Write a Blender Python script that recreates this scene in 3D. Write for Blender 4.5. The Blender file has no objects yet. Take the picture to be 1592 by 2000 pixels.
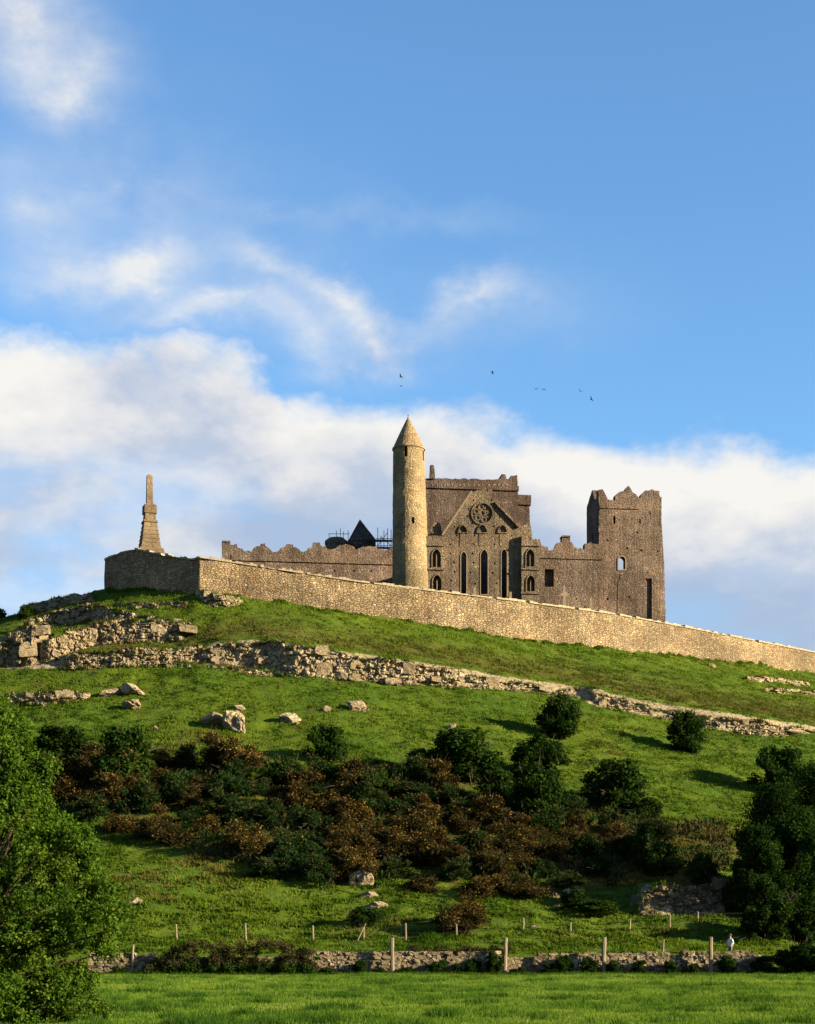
import bpy, bmesh, math, random
import numpy as np
from mathutils import Vector, Matrix, geometry as mgeo

scene = bpy.context.scene
COL = scene.collection
R = math.radians

# ------------------------------------------------------------------ camera (view camera with front rise, eye height 1.74 m)
F, CX, HY, ZC = 3315.0, 796.0, 1850.0, 1.74
cam_d = bpy.data.cameras.new('camera')
cam_d.sensor_fit = 'HORIZONTAL'
cam_d.sensor_width = 36.0
cam_d.lens = 36.0 * F / 1592.0
cam_d.shift_y = (HY - 1000.0) / 1592.0
cam_d.clip_start, cam_d.clip_end = 0.5, 20000.0
cam = bpy.data.objects.new('camera', cam_d)
COL.objects.link(cam)
cam.location = (0, 0, ZC)
cam.rotation_euler = (R(90), 0, 0)
scene.camera = cam

# ------------------------------------------------------------------ light
SUN_AZ, SUN_EL = 72.5, 16.0          # degrees: from the camera's back towards its right hand / above the horizon
sdir = Vector((math.cos(R(SUN_EL)) * math.sin(R(SUN_AZ)), -math.cos(R(SUN_EL)) * math.cos(R(SUN_AZ)), math.sin(R(SUN_EL))))
sun_d = bpy.data.lights.new('sun', 'SUN')
sun_d.energy = 5.0
sun_d.angle = R(0.5)
sun_d.color = (1.0, 0.81, 0.52)
sun = bpy.data.objects.new('sun', sun_d)
COL.objects.link(sun)
sun.location = (60, -20, 60)
sun.rotation_euler = sdir.to_track_quat('Z', 'Y').to_euler()

scene.view_settings.view_transform = 'Standard'
scene.view_settings.look = 'None'
scene.view_settings.gamma = 1.0
scene.view_settings.use_curve_mapping = False
EXPOSURE = 2.3
scene.view_settings.exposure = EXPOSURE
scene.render.engine = 'CYCLES'
scene.cycles.max_bounces = 5
scene.cycles.diffuse_bounces = 2
scene.cycles.transmission_bounces = 2
scene.cycles.transparent_max_bounces = 4
scene.cycles.caustics_reflective = False
scene.cycles.caustics_refractive = False


# ------------------------------------------------------------------ node helper
class NT:
    def __init__(s, tree):
        s.t = tree
        s.n = tree.nodes
        s.l = tree.links

    def add(s, kind, **kw):
        n = s.n.new(kind)
        for k, v in kw.items():
            setattr(n, k, v)
        return n

    def put(s, sock, v):
        if hasattr(v, 'is_output'):
            s.l.new(v, sock)
        else:
            sock.default_value = v

    def math(s, op, a, b=None, c=None, clamp=False):
        n = s.add('ShaderNodeMath', operation=op, use_clamp=clamp)
        s.put(n.inputs[0], a)
        if b is not None:
            s.put(n.inputs[1], b)
        if c is not None:
            s.put(n.inputs[2], c)
        return n.outputs[0]

    def vmath(s, op, a, b=None):
        n = s.add('ShaderNodeVectorMath', operation=op)
        s.put(n.inputs[0], a)
        if b is not None:
            s.put(n.inputs[1], b)
        return n.outputs[0]

    def mix(s, f, a, b, mode='MIX'):
        n = s.add('ShaderNodeMix', data_type='RGBA', blend_type=mode)
        n.clamp_factor = True
        s.put(n.inputs[0], f)
        s.put(n.inputs[6], a if hasattr(a, 'is_output') else (*a[:3], 1))
        s.put(n.inputs[7], b if hasattr(b, 'is_output') else (*b[:3], 1))
        return n.outputs[2]

    def noise(s, vec, scale, detail=4, rough=0.55, dist=0.0, col=False):
        n = s.add('ShaderNodeTexNoise')
        s.put(n.inputs['Vector'], vec)
        n.inputs['Scale'].default_value = scale
        n.inputs['Detail'].default_value = detail
        n.inputs['Roughness'].default_value = rough
        n.inputs['Distortion'].default_value = dist
        return n.outputs['Color' if col else 'Fac']

    def ramp(s, fac, stops, interp='LINEAR'):
        n = s.add('ShaderNodeValToRGB')
        n.color_ramp.interpolation = interp
        e = n.color_ramp.elements
        while len(e) < len(stops):
            e.new(0.5)
        for el, (p, c) in zip(e, stops):
            el.position = p
            el.color = (c, c, c, 1) if isinstance(c, (int, float)) else (*c[:3], 1)
        s.put(n.inputs[0], fac)
        return n.outputs[0]

    def rng(s, v, a, b, c=0.0, d=1.0, smooth=False):
        n = s.add('ShaderNodeMapRange')
        n.interpolation_type = 'SMOOTHSTEP' if smooth else 'LINEAR'
        n.clamp = True
        for i, x in enumerate((v, a, b, c, d)):
            s.put(n.inputs[i], x)
        return n.outputs[0]

    def scaled(s, vec, sc):
        n = s.add('ShaderNodeMapping')
        s.put(n.inputs[0], vec)
        n.inputs['Scale'].default_value = sc
        return n.outputs[0]


# ------------------------------------------------------------------ world: Nishita sky with procedural cumulus bank
world = bpy.data.worlds.new('World')
scene.world = world
world.use_nodes = True
w = NT(world.node_tree)
w.n.clear()
SKY_STRENGTH = 0.054
sky = w.add('ShaderNodeTexSky', sky_type='NISHITA')
sky.sun_disc = False
sky.sun_elevation = R(SUN_EL)
sky.sun_rotation = math.atan2(sdir.x, sdir.y)
sky.air_density = 1.0
sky.dust_density = 0.9
sky.ozone_density = 1.6
tc = w.add('ShaderNodeTexCoord').outputs['Generated']
sep = w.add('ShaderNodeSeparateXYZ')
w.put(sep.inputs[0], tc)
dx, dy, dz = sep.outputs
az = w.math('ARCTAN2', dx, dy)
hyp = w.math('SQRT', w.math('ADD', w.math('MULTIPLY', dx, dx), w.math('MULTIPLY', dy, dy)))
te = w.math('DIVIDE', dz, w.math('MAXIMUM', hyp, 0.05))
comb = w.add('ShaderNodeCombineXYZ')
w.put(comb.inputs[0], az)
w.put(comb.inputs[1], te)
ae = comb.outputs[0]
# billow field, wrapped seamlessly on the direction itself
dstr = w.scaled(tc, (1.0, 1.0, 1.5))
n_big = w.noise(dstr, 7.0, 8, 0.56)
n_fine = w.noise(dstr, 19.0, 8, 0.62)
wrp = w.vmath('SUBTRACT', w.noise(dstr, 9.0, 5, 0.6, col=True), (0.5, 0.5, 0.5))
wsc = w.add('ShaderNodeVectorMath', operation='SCALE')
w.put(wsc.inputs[0], wrp)
wsc.inputs[3].default_value = 0.07
aew = w.vmath('ADD', ae, wsc.outputs[0])
wrp2 = w.vmath('SUBTRACT', w.noise(dstr, 26.0, 6, 0.6, col=True), (0.5, 0.5, 0.5))
wsc2 = w.add('ShaderNodeVectorMath', operation='SCALE')
w.put(wsc2.inputs[0], wrp2)
wsc2.inputs[3].default_value = 0.028
aew = w.vmath('ADD', aew, wsc2.outputs[0])
# height of the cloud bank along the horizon
bank = [(0, 660), (180, 660), (400, 675), (490, 700), (550, 770), (640, 760), (740, 790), (890, 790), (970, 795), (1060, 822), (1200, 838), (1290, 872), (1400, 862), (1500, 882), (1592, 888)]
sepw = w.add('ShaderNodeSeparateXYZ')
w.put(sepw.inputs[0], aew)
u = w.rng(sepw.outputs[0], -0.24, 0.24)
top = w.ramp(u, [((px - CX) / F / 0.48 + 0.5, (HY - py) / F) for px, py in bank])
toph = w.math('SUBTRACT', top, sepw.outputs[1])
bank_d = w.rng(w.math('ADD', toph, w.math('MULTIPLY', w.math('SUBTRACT', n_fine, 0.5), 0.03)), -0.006, 0.022, smooth=True)
# drifting wisps
wisps = [(30, 60, 300, 210, 20, .85), (120, 190, 150, 120, 30, .65), (285, 552, 200, 75, -14, 1.0), (120, 560, 220, 95, 0, .45), (430, 605, 210, 70, -5, .7), (515, 520, 130, 80, 20, .5),
         (650, 585, 190, 62, 30, .9), (765, 655, 130, 90, 28, 1.0), (600, 650, 260, 130, 20, .5), (930, 588, 210, 62, -10, .62), (60, 430, 170, 170, 0, .42), (720, 712, 150, 50, 0, .45),
         (240, 405, 200, 60, -20, .25), (560, 400, 420, 46, 9, .14), (860, 440, 380, 60, 6, .12), (330, 640, 330, 80, 0, .5), (300, 480, 620, 300, 0, .30), (900, 640, 560, 170, -8, .22), (200, 250, 520, 260, 10, .2)]
tot = None
for px, py, sx, sy, rot, amp in wisps:
    m = w.add('ShaderNodeMapping', vector_type='TEXTURE')
    w.put(m.inputs[0], aew)
    m.inputs['Location'].default_value = ((px - CX) / F, (HY - py) / F, 0)
    m.inputs['Rotation'].default_value = (0, 0, R(-rot))
    m.inputs['Scale'].default_value = (sx / F, sy / F, 1)
    g = w.add('ShaderNodeTexGradient', gradient_type='QUADRATIC_SPHERE')
    w.put(g.inputs[0], m.outputs[0])
    a = w.math('MULTIPLY', g.outputs['Fac'], amp)
    tot = a if tot is None else w.math('ADD', tot, a)
wisp_d = w.math('MULTIPLY', tot, w.rng(n_fine, 0.30, 0.66, 0.45, 1.35), clamp=True)
wisp_d = w.math('MULTIPLY', wisp_d, 0.86)
gap = w.math('MULTIPLY', w.rng(w.noise(w.scaled(tc, (1, 1, 2.4)), 8.5, 6, 0.55), 0.42, 0.62, 0.0, 0.5, smooth=True), w.rng(toph, 0.05, 0.12, smooth=True))
bank_d = w.math('MULTIPLY', bank_d, w.math('SUBTRACT', 1.0, gap))
cov = w.math('MAXIMUM', bank_d, wisp_d)
# scattered cloud over the rest of the sky
rest = w.math('MULTIPLY', w.rng(n_big, 0.56, 0.74, 0, 0.7, smooth=True), w.rng(w.math('ABSOLUTE', az), 0.30, 0.6, smooth=True))
cov = w.math('MAXIMUM', cov, rest)
# cloud tone: sunlit crowns, lavender undersides
depth_in = w.rng(toph, 0.005, 0.095, 1.0, 0.0)
n_mid = w.noise(w.scaled(tc, (1, 1, 2.2)), 5.5, 6, 0.52)
tone = w.math('ADD', w.math('MULTIPLY', depth_in, 0.70), w.rng(n_mid, 0.38, 0.62, -0.22, 0.55))
tone = w.math('ADD', tone, w.rng(n_fine, 0.3, 0.7, -0.16, 0.16))
ccol = w.ramp(tone, [(0.0, (0.42, 0.54, 0.73)), (0.28, (0.53, 0.61, 0.75)), (0.55, (0.77, 0.78, 0.81)), (0.85, (0.94, 0.92, 0.88))])
EXPO = 2.0 ** EXPOSURE
cbg = w.add('ShaderNodeVectorMath', operation='SCALE')
w.put(cbg.inputs[0], ccol)
cbg.inputs[3].default_value = 1.0 / (SKY_STRENGTH * EXPO)
skyc = w.mix(1.0, sky.outputs[0], (0.59, 0.86, 1.07), 'MULTIPLY')
out = w.mix(cov, skyc, cbg.outputs[0])
bg = w.add('ShaderNodeBackground')
bg.inputs['Strength'].default_value = SKY_STRENGTH
w.put(bg.inputs['Color'], out)
wo = w.add('ShaderNodeOutputWorld')
w.put(wo.inputs[0], bg.outputs[0])


# ------------------------------------------------------------------ numpy noise
def _h(ix, iy, iz, seed):
    n = (ix * 374761393 + iy * 668265263 + iz * 2147483647 + seed * 1274126177) & 0xFFFFFFFF
    n = ((n ^ (n >> 13)) * 1274126177) & 0xFFFFFFFF
    n = ((n ^ (n >> 16)) * 2246822519) & 0xFFFFFFFF
    return ((n ^ (n >> 15)) & 0xFFFF) / 65535.0


def vnoise(x, y, z=0.0, seed=0):
    x, y, z = np.broadcast_arrays(np.asarray(x, float), np.asarray(y, float), np.asarray(z, float))
    ix, iy, iz = np.floor(x).astype(np.int64), np.floor(y).astype(np.int64), np.floor(z).astype(np.int64)
    fx, fy, fz = x - ix, y - iy, z - iz
    fx, fy, fz = (t * t * (3 - 2 * t) for t in (fx, fy, fz))
    r = 0
    for a in (0, 1):
        for b in (0, 1):
            for c in (0, 1):
                wgt = (fx if a else 1 - fx) * (fy if b else 1 - fy) * (fz if c else 1 - fz)
                r = r + wgt * _h(ix + a, iy + b, iz + c, seed)
    return r * 2 - 1


def fbm(x, y, z=0.0, seed=0, octv=4, gain=0.5):
    r, a, s = 0, 1.0, 1.0
    for i in range(octv):
        r = r + a * vnoise(np.asarray(x) * s, np.asarray(y) * s, np.asarray(z) * s, seed + i * 17)
        a *= gain
        s *= 2.03
    return r


def sstep(a, b, x):
    t = np.clip((x - a) / (b - a), 0, 1)
    return t * t * (3 - 2 * t)


# ------------------------------------------------------------------ object helpers
def link(o, parent=None):
    COL.objects.link(o)
    if parent is not None:
        o.parent = parent
    return o


def tag(o, label=None, cat=None, group=None, kind=None):
    if label:
        o['label'] = label
    if cat:
        o['category'] = cat
    if group:
        o['group'] = group
    if kind:
        o['kind'] = kind
    return o


def empty(name, loc, rz=0.0):
    o = bpy.data.objects.new(name, None)
    o.empty_display_size = 0.3
    o.location = loc
    o.rotation_euler = (0, 0, rz)
    return link(o)


def mesh_np(name, verts, faces, mat, smooth=False, tint=None):
    """verts (n,3); faces (m,k) all the same k"""
    verts = np.asarray(verts, np.float32)
    faces = np.asarray(faces, np.int32)
    me = bpy.data.meshes.new(name)
    m, k = faces.shape
    me.vertices.add(len(verts))
    me.vertices.foreach_set('co', verts.ravel())
    me.loops.add(m * k)
    me.loops.foreach_set('vertex_index', faces.ravel())
    me.polygons.add(m)
    me.polygons.foreach_set('loop_start', np.arange(0, m * k, k, dtype=np.int32))
    me.polygons.foreach_set('loop_total', np.full(m, k, np.int32))
    me.polygons.foreach_set('use_smooth', np.full(m, bool(smooth)))
    me.update(calc_edges=True)
    if tint is not None:
        at = me.attributes.new('tint', 'FLOAT', 'FACE')
        at.data.foreach_set('value', np.asarray(tint, np.float32))
    if mat is not None:
        me.materials.append(mat)
    return me


def mesh_py(name, verts, faces, mat, smooth=False):
    me = bpy.data.meshes.new(name)
    me.from_pydata([tuple(v) for v in verts], [], faces)
    if mat is not None:
        me.materials.append(mat)
    if smooth:
        me.polygons.foreach_set('use_smooth', [True] * len(me.polygons))
    me.update()
    return me


def ob(name, me, parent=None, loc=None):
    o = bpy.data.objects.new(name, me)
    if loc is not None:
        o.location = loc
    return link(o, parent)


def box_vf(x0, x1, y0, y1, z0, z1):
    v = [(x0, y0, z0), (x1, y0, z0), (x1, y1, z0), (x0, y1, z0), (x0, y0, z1), (x1, y0, z1), (x1, y1, z1), (x0, y1, z1)]
    f = [(0, 3, 2, 1), (4, 5, 6, 7), (0, 1, 5, 4), (1, 2, 6, 5), (2, 3, 7, 6), (3, 0, 4, 7)]
    return v, f


def tube(pts, radii, n=6, cap=True):
    V, Fc = [], []
    pts = [Vector(p) for p in pts]
    for i, p in enumerate(pts):
        d = (pts[min(i + 1, len(pts) - 1)] - pts[max(i - 1, 0)])
        d = d.normalized() if d.length > 1e-6 else Vector((0, 0, 1))
        a = d.orthogonal().normalized() if i == 0 else (pa - d * pa.dot(d)).normalized()
        pa = a
        b = d.cross(a)
        r = radii[i] if hasattr(radii, '__len__') else radii
        for k in range(n):
            t = 2 * math.pi * k / n
            V.append(p + (a * math.cos(t) + b * math.sin(t)) * r)
    for i in range(len(pts) - 1):
        for k in range(n):
            a, b = i * n + k, i * n + (k + 1) % n
            Fc.append((a, b, b + n, a + n))
    if cap:
        Fc.append(tuple(range(n - 1, -1, -1)))
        Fc.append(tuple(range((len(pts) - 1) * n, len(pts) * n)))
    return V, Fc


def merge(parts):
    V, Fc = [], []
    for v, f in parts:
        o = len(V)
        V += [tuple(p) for p in v]
        Fc += [tuple(i + o for i in q) for q in f]
    return V, Fc


def P(px, py, Y):
    return Vector(((px - CX) / F * Y, Y, ZC + (HY - py) / F * Y))


# ------------------------------------------------------------------ materials
def new_mat(name):
    m = bpy.data.materials.new(name)
    m.use_nodes = True
    t = NT(m.node_tree)
    t.n.clear()
    o = t.add('ShaderNodeOutputMaterial')
    return m, t, o


ALB = 0.82      # overall reflectance trim that goes with the exposure


def trim(t, col):
    return t.mix(1.0, col, (ALB, ALB, ALB), 'MULTIPLY')


def finish(t, o, col, rough=0.9, bump=None, bstr=0.5, bdist=0.1, spec=0.2):
    b = t.add('ShaderNodeBsdfPrincipled')
    t.put(b.inputs['Base Color'], trim(t, col))
    b.inputs['Roughness'].default_value = rough
    b.inputs['Specular IOR Level'].default_value = spec
    if bump is not None:
        bn = t.add('ShaderNodeBump')
        bn.inputs['Strength'].default_value = bstr
        bn.inputs['Distance'].default_value = bdist
        t.put(bn.inputs['Height'], bump)
        t.put(b.inputs['Normal'], bn.outputs[0])
    t.put(o.inputs[0], b.outputs[0])


def masonry(name, cols, stone=(0.40, 0.40, 0.25), mortar=(0.11, 0.09, 0.07), stain=0.5, bstr=0.7, lichen=0.0, bdist=0.14, streak=0.4, contrast=1.0):
    m, t, o = new_mat(name)
    co = t.add('ShaderNodeTexCoord').outputs['Object']
    wr = t.vmath('SUBTRACT', t.noise(co, 1.7, 3, 0.5, col=True), (0.5, 0.5, 0.5))
    sc = t.add('ShaderNodeVectorMath', operation='SCALE')
    t.put(sc.inputs[0], wr)
    sc.inputs[3].default_value = 0.18
    cw = t.vmath('ADD', co, sc.outputs[0])
    cs = t.scaled(cw, tuple(1 / s for s in stone))
    v = t.add('ShaderNodeTexVoronoi', feature='F1')
    t.put(v.inputs['Vector'], cs)
    v.inputs['Scale'].default_value = 1.0
    v.inputs['Randomness'].default_value = 0.85
    e = t.add('ShaderNodeTexVoronoi', feature='DISTANCE_TO_EDGE')
    t.put(e.inputs['Vector'], cs)
    e.inputs['Scale'].default_value = 1.0
    e.inputs['Randomness'].default_value = 0.85
    sepc = t.add('ShaderNodeSeparateColor')
    t.put(sepc.inputs[0], v.outputs['Color'])
    col = t.ramp(sepc.outputs[0], [(i / (len(cols) - 1), c) for i, c in enumerate(cols)])
    col = t.mix(t.rng(sepc.outputs[1], 0.0, 1.0, 0.0, 0.5 * contrast), col, t.mix(1.0, col, (0.5, 0.48, 0.46), 'MULTIPLY'))
    col = t.mix(t.rng(sepc.outputs[2], 0.90, 0.97, 0, 0.7 * contrast), col, t.mix(1.0, col, (1.6, 1.56, 1.5), 'MULTIPLY'))
    fine = t.noise(co, 9.0, 5, 0.65)
    col = t.mix(t.rng(fine, 0.3, 0.7, 0.0, 0.6), t.mix(1.0, col, (0.68, 0.66, 0.64), 'MULTIPLY'), col)
    mo = t.rng(e.outputs['Distance'], 0.02, 0.10, 1.0, 0.0)
    col = t.mix(t.math('MULTIPLY', mo, 0.8), col, mortar)
    st = t.noise(t.scaled(co, (0.35, 0.35, 0.12)), 1.0, 6, 0.6)
    col = t.mix(t.rng(st, 0.42, 0.68, 0.0, stain), col, t.mix(1.0, col, (0.42, 0.38, 0.36), 'MULTIPLY'))
    sk = t.noise(t.scaled(co, (1.6, 1.6, 0.10)), 1.0, 5, 0.6)
    col = t.mix(t.rng(sk, 0.50, 0.70, 0.0, streak), col, t.mix(1.0, col, (0.45, 0.43, 0.42), 'MULTIPLY'))
    bw_ = t.noise(t.scaled(co, (1.0, 1.0, 1.6)), 0.11, 7, 0.62)
    col = t.mix(t.rng(bw_, 0.38, 0.53, 0.8, 0.0), col, t.mix(1.0, col, (0.58, 0.56, 0.56), 'MULTIPLY'))
    col = t.mix(t.rng(bw_, 0.53, 0.66, 0.0, 0.7), col, t.mix(1.0, col, (1.45, 1.40, 1.32), 'MULTIPLY'))
    pt = t.noise(co, 0.16, 4, 0.6)
    col = t.mix(t.rng(pt, 0.40, 0.62, 0.0, 0.45), col, t.mix(1.0, col, (1.14, 0.98, 0.90), 'MULTIPLY'))
    if lichen:
        li = t.noise(co, 0.55, 6, 0.65)
        col = t.mix(t.rng(li, 0.55, 0.72, 0.0, lichen), col, (0.30, 0.27, 0.20))
    hgt = t.math('ADD', t.math('MULTIPLY', t.rng(e.outputs['Distance'], 0.0, 0.16), 1.0), t.math('MULTIPLY', fine, 0.6))
    hgt = t.math('ADD', hgt, t.math('MULTIPLY', sepc.outputs[1], 0.5))
    finish(t, o, col, 0.92, hgt, bstr, bdist, 0.15)
    return m


def plain(name, c1, c2, scale=6.0, rough=0.85, bstr=0.3, bdist=0.03, stretch=(1, 1, 1)):
    m, t, o = new_mat(name)
    co = t.add('ShaderNodeTexCoord').outputs['Object']
    oi = t.add('ShaderNodeObjectInfo').outputs['Random']
    n = t.noise(t.scaled(co, stretch), scale, 6, 0.6)
    col = t.mix(t.rng(n, 0.3, 0.7), c1, c2)
    col = t.mix(t.math('MULTIPLY', oi, 0.35), col, t.mix(1.0, col, (0.5, 0.5, 0.5), 'MULTIPLY'))
    finish(t, o, col, rough, n, bstr, bdist)
    return m


def leafmat(name, dark, mid, light, trans=0.35, vary=0.35):
    m, t, o = new_mat(name)
    at = t.add('ShaderNodeAttribute', attribute_name='tint').outputs['Fac']
    oi = t.add('ShaderNodeObjectInfo').outputs['Random']
    col = t.ramp(at, [(0.0, dark), (0.55, mid), (1.0, light)])
    col = t.mix(t.math('MULTIPLY', oi, vary), col, t.mix(1.0, col, (0.62, 0.60, 0.7), 'MULTIPLY'))
    col = trim(t, col)
    d = t.add('ShaderNodeBsdfDiffuse')
    t.put(d.inputs[0], col)
    tr = t.add('ShaderNodeBsdfTranslucent')
    t.put(tr.inputs[0], t.mix(1.0, col, (1.25, 1.2, 0.6), 'MULTIPLY'))
    mx = t.add('ShaderNodeMixShader')
    mx.inputs[0].default_value = trans
    t.put(mx.inputs[1], d.outputs[0])
    t.put(mx.inputs[2], tr.outputs[0])
    t.put(o.inputs[0], mx.outputs[0])
    return m


def ground_mat():
    m, t, o = new_mat('hill_turf')
    co = t.add('ShaderNodeTexCoord').outputs['Object']
    geo = t.add('ShaderNodeNewGeometry')
    rk = t.add('ShaderNodeAttribute', attribute_name='rock').outputs['Fac']
    br = t.add('ShaderNodeAttribute', attribute_name='scrub').outputs['Fac']
    n1 = t.noise(co, 0.09, 6, 0.6)
    n2 = t.noise(t.scaled(co, (1.0, 1.6, 1.0)), 0.9, 6, 0.65)
    n3 = t.noise(co, 3.2, 5, 0.7)
    g = t.mix(t.rng(n1, 0.35, 0.66), (0.034, 0.071, 0.006), (0.074, 0.104, 0.008))
    g = t.mix(t.rng(n2, 0.42, 0.72, 0, 0.7), g, (0.020, 0.052, 0.006))
    g = t.mix(t.rng(n3, 0.50, 0.72, 0, 0.6), g, (0.092, 0.122, 0.012))
    dry = t.math('MULTIPLY', t.rng(t.noise(co, 0.33, 7, 0.7), 0.56, 0.70), t.rng(n3, 0.40, 0.6))
    g = t.mix(t.math('MULTIPLY', dry, 0.4), g, (0.090, 0.066, 0.020))
    sc = t.mix(t.rng(n3, 0.35, 0.65), (0.040, 0.026, 0.012), (0.085, 0.060, 0.020))
    g = t.mix(t.math('MULTIPLY', br, t.rng(n2, 0.34, 0.58), clamp=True), g, sc)
    # limestone
    cr = t.add('ShaderNodeTexVoronoi', feature='DISTANCE_TO_EDGE')
    t.put(cr.inputs['Vector'], t.scaled(co, (0.9, 0.9, 1.9)))
    cr.inputs['Scale'].default_value = 1.1
    lime = t.mix(n3, (0.16, 0.125, 0.08), (0.36, 0.30, 0.20))
    lime = t.mix(t.rng(cr.outputs['Distance'], 0.0, 0.08, 0.8, 0.0), lime, (0.035, 0.028, 0.02))
    f = t.rng(t.math('ADD', rk, t.math('MULTIPLY', t.math('SUBTRACT', n2, 0.5), 0.9)), 0.45, 0.62)
    col = t.mix(f, g, lime)
    hh = t.math('ADD', t.math('MULTIPLY', n3, 0.8), t.math('MULTIPLY', t.noise(co, 9.0, 4, 0.7), 0.5))
    finish(t, o, col, 0.95, hh, 0.9, 0.25, 0.05)
    return m


M = {}
M['ground'] = ground_mat()
M['castle'] = masonry('brown_sandstone_masonry', [(0.148, 0.116, 0.094), (0.213, 0.167, 0.136), (0.176, 0.138, 0.117), (0.255, 0.213, 0.172), (0.163, 0.118, 0.102)], (0.46, 0.46, 0.26), mortar=(0.095, 0.07, 0.05), stain=0.8, streak=0.75, contrast=0.8)
M['castle_grey'] = masonry('grey_brown_masonry', [(0.160, 0.128, 0.093), (0.214, 0.174, 0.130), (0.179, 0.151, 0.113), (0.264, 0.220, 0.162)], (0.40, 0.40, 0.25), mortar=(0.10, 0.075, 0.05), stain=0.75, streak=0.7, contrast=0.8)
M['keep'] = masonry('red_brown_masonry', [(0.104, 0.078, 0.069), (0.148, 0.115, 0.099), (0.125, 0.095, 0.084), (0.182, 0.153, 0.135)], (0.42, 0.42, 0.24), mortar=(0.08, 0.055, 0.04), stain=0.8, streak=0.85, contrast=0.8)
M['round'] = masonry('pale_tower_masonry', [(0.289, 0.228, 0.134), (0.376, 0.302, 0.174), (0.333, 0.269, 0.157), (0.439, 0.358, 0.220)], (0.42, 0.42, 0.24), mortar=(0.15, 0.12, 0.075), stain=0.4, streak=0.3, contrast=0.8)
M['encl'] = masonry('rubble_wall_masonry', [(0.268, 0.206, 0.124), (0.396, 0.313, 0.192), (0.326, 0.257, 0.157), (0.493, 0.402, 0.252)], (0.40, 0.40, 0.22), mortar=(0.12, 0.094, 0.06), stain=0.4, streak=0.35, bstr=0.9, contrast=1.1, lichen=0.2)
M['dressed'] = plain('dressed_stone', (0.15, 0.115, 0.076), (0.23, 0.18, 0.12), 5.0)
M['coping'] = plain('coping_stone', (0.20, 0.165, 0.11), (0.30, 0.25, 0.17), 3.0, bstr=0.5)
M['slate'] = masonry('dark_roof_stone', [(0.077, 0.067, 0.064), (0.132, 0.116, 0.100), (0.110, 0.095, 0.084), (0.187, 0.158, 0.130)], (0.5, 0.5, 0.25), mortar=(0.02, 0.02, 0.02), stain=0.5)
M['monument'] = masonry('monument_masonry', [(0.18, 0.14, 0.088), (0.22, 0.172, 0.108), (0.20, 0.155, 0.098), (0.24, 0.19, 0.122)], (0.9, 0.9, 0.45), mortar=(0.12, 0.092, 0.06), stain=0.4, streak=0.4, bdist=0.05, contrast=0.3)
M['rock'] = None
M['steel'] = plain('scaffold_steel', (0.05, 0.05, 0.055), (0.10, 0.10, 0.10), 4.0, 0.5)
M['wood'] = plain('weathered_timber', (0.10, 0.08, 0.055), (0.23, 0.19, 0.13), 3.0, 0.9, 0.6, 0.02, (6, 6, 0.6))
M['wire'] = plain('fence_wire', (0.06, 0.055, 0.05), (0.10, 0.09, 0.08), 8.0, 0.6)
M['bark'] = plain('bark', (0.035, 0.026, 0.018), (0.075, 0.055, 0.036), 5.0, 0.95, 0.8, 0.05, (3, 3, 0.7))
M['bird'] = plain('black_plumage', (0.008, 0.008, 0.010), (0.018, 0.018, 0.022), 9.0, 0.6)


def rock_mat(name='limestone', k=1.0):
    m, t, o = new_mat(name)
    co = t.add('ShaderNodeTexCoord').outputs['Object']
    oi = t.add('ShaderNodeObjectInfo').outputs['Random']
    off = t.add('ShaderNodeCombineXYZ')
    for i in range(3):
        t.put(off.inputs[i], t.math('MULTIPLY', oi, 40.0 + 13 * i))
    cv = t.vmath('ADD', co, off.outputs[0])
    n1 = t.noise(cv, 1.3, 7, 0.65)
    n2 = t.noise(t.scaled(cv, (1, 1, 2.6)), 3.5, 6, 0.68)
    c = t.mix(t.rng(n1, 0.3, 0.7), (0.30 * k, 0.235 * k, 0.148 * k), (0.52 * k, 0.435 * k, 0.295 * k))
    c = t.mix(t.rng(n2, 0.55, 0.72, 0, 0.75), c, (0.075, 0.055, 0.034))
    c = t.mix(t.math('MULTIPLY', oi, 0.6), c, t.mix(1.0, c, (0.50, 0.45, 0.40), 'MULTIPLY'))
    v = t.add('ShaderNodeTexVoronoi', feature='DISTANCE_TO_EDGE')
    t.put(v.inputs['Vector'], t.scaled(cv, (1.0, 1.0, 1.7)))
    v.inputs['Scale'].default_value = 1.6
    ck = t.rng(v.outputs['Distance'], 0.0, 0.05, 1.0, 0.0)
    c = t.mix(t.math('MULTIPLY', ck, 0.65), c, (0.03, 0.023, 0.016))
    v2 = t.add('ShaderNodeTexVoronoi', feature='DISTANCE_TO_EDGE')
    t.put(v2.inputs['Vector'], t.scaled(cv, (2.6, 2.6, 0.7)))
    v2.inputs['Scale'].default_value = 1.5
    ck2 = t.rng(v2.outputs['Distance'], 0.0, 0.07, 1.0, 0.0)
    c = t.mix(t.math('MULTIPLY', ck2, 0.28), c, (0.05, 0.038, 0.025))
    ck = t.math('MAXIMUM', ck, ck2)
    moss = t.rng(t.noise(cv, 0.9, 5, 0.6), 0.56, 0.68, 0, 0.5)
    c = t.mix(moss, c, (0.045, 0.05, 0.014))
    hh = t.math('SUBTRACT', t.math('ADD', n2, t.math('MULTIPLY', n1, 0.7)), t.math('MULTIPLY', ck, 0.5))
    finish(t, o, c, 0.95, hh, 1.0, 0.22, 0.1)
    return m


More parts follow.
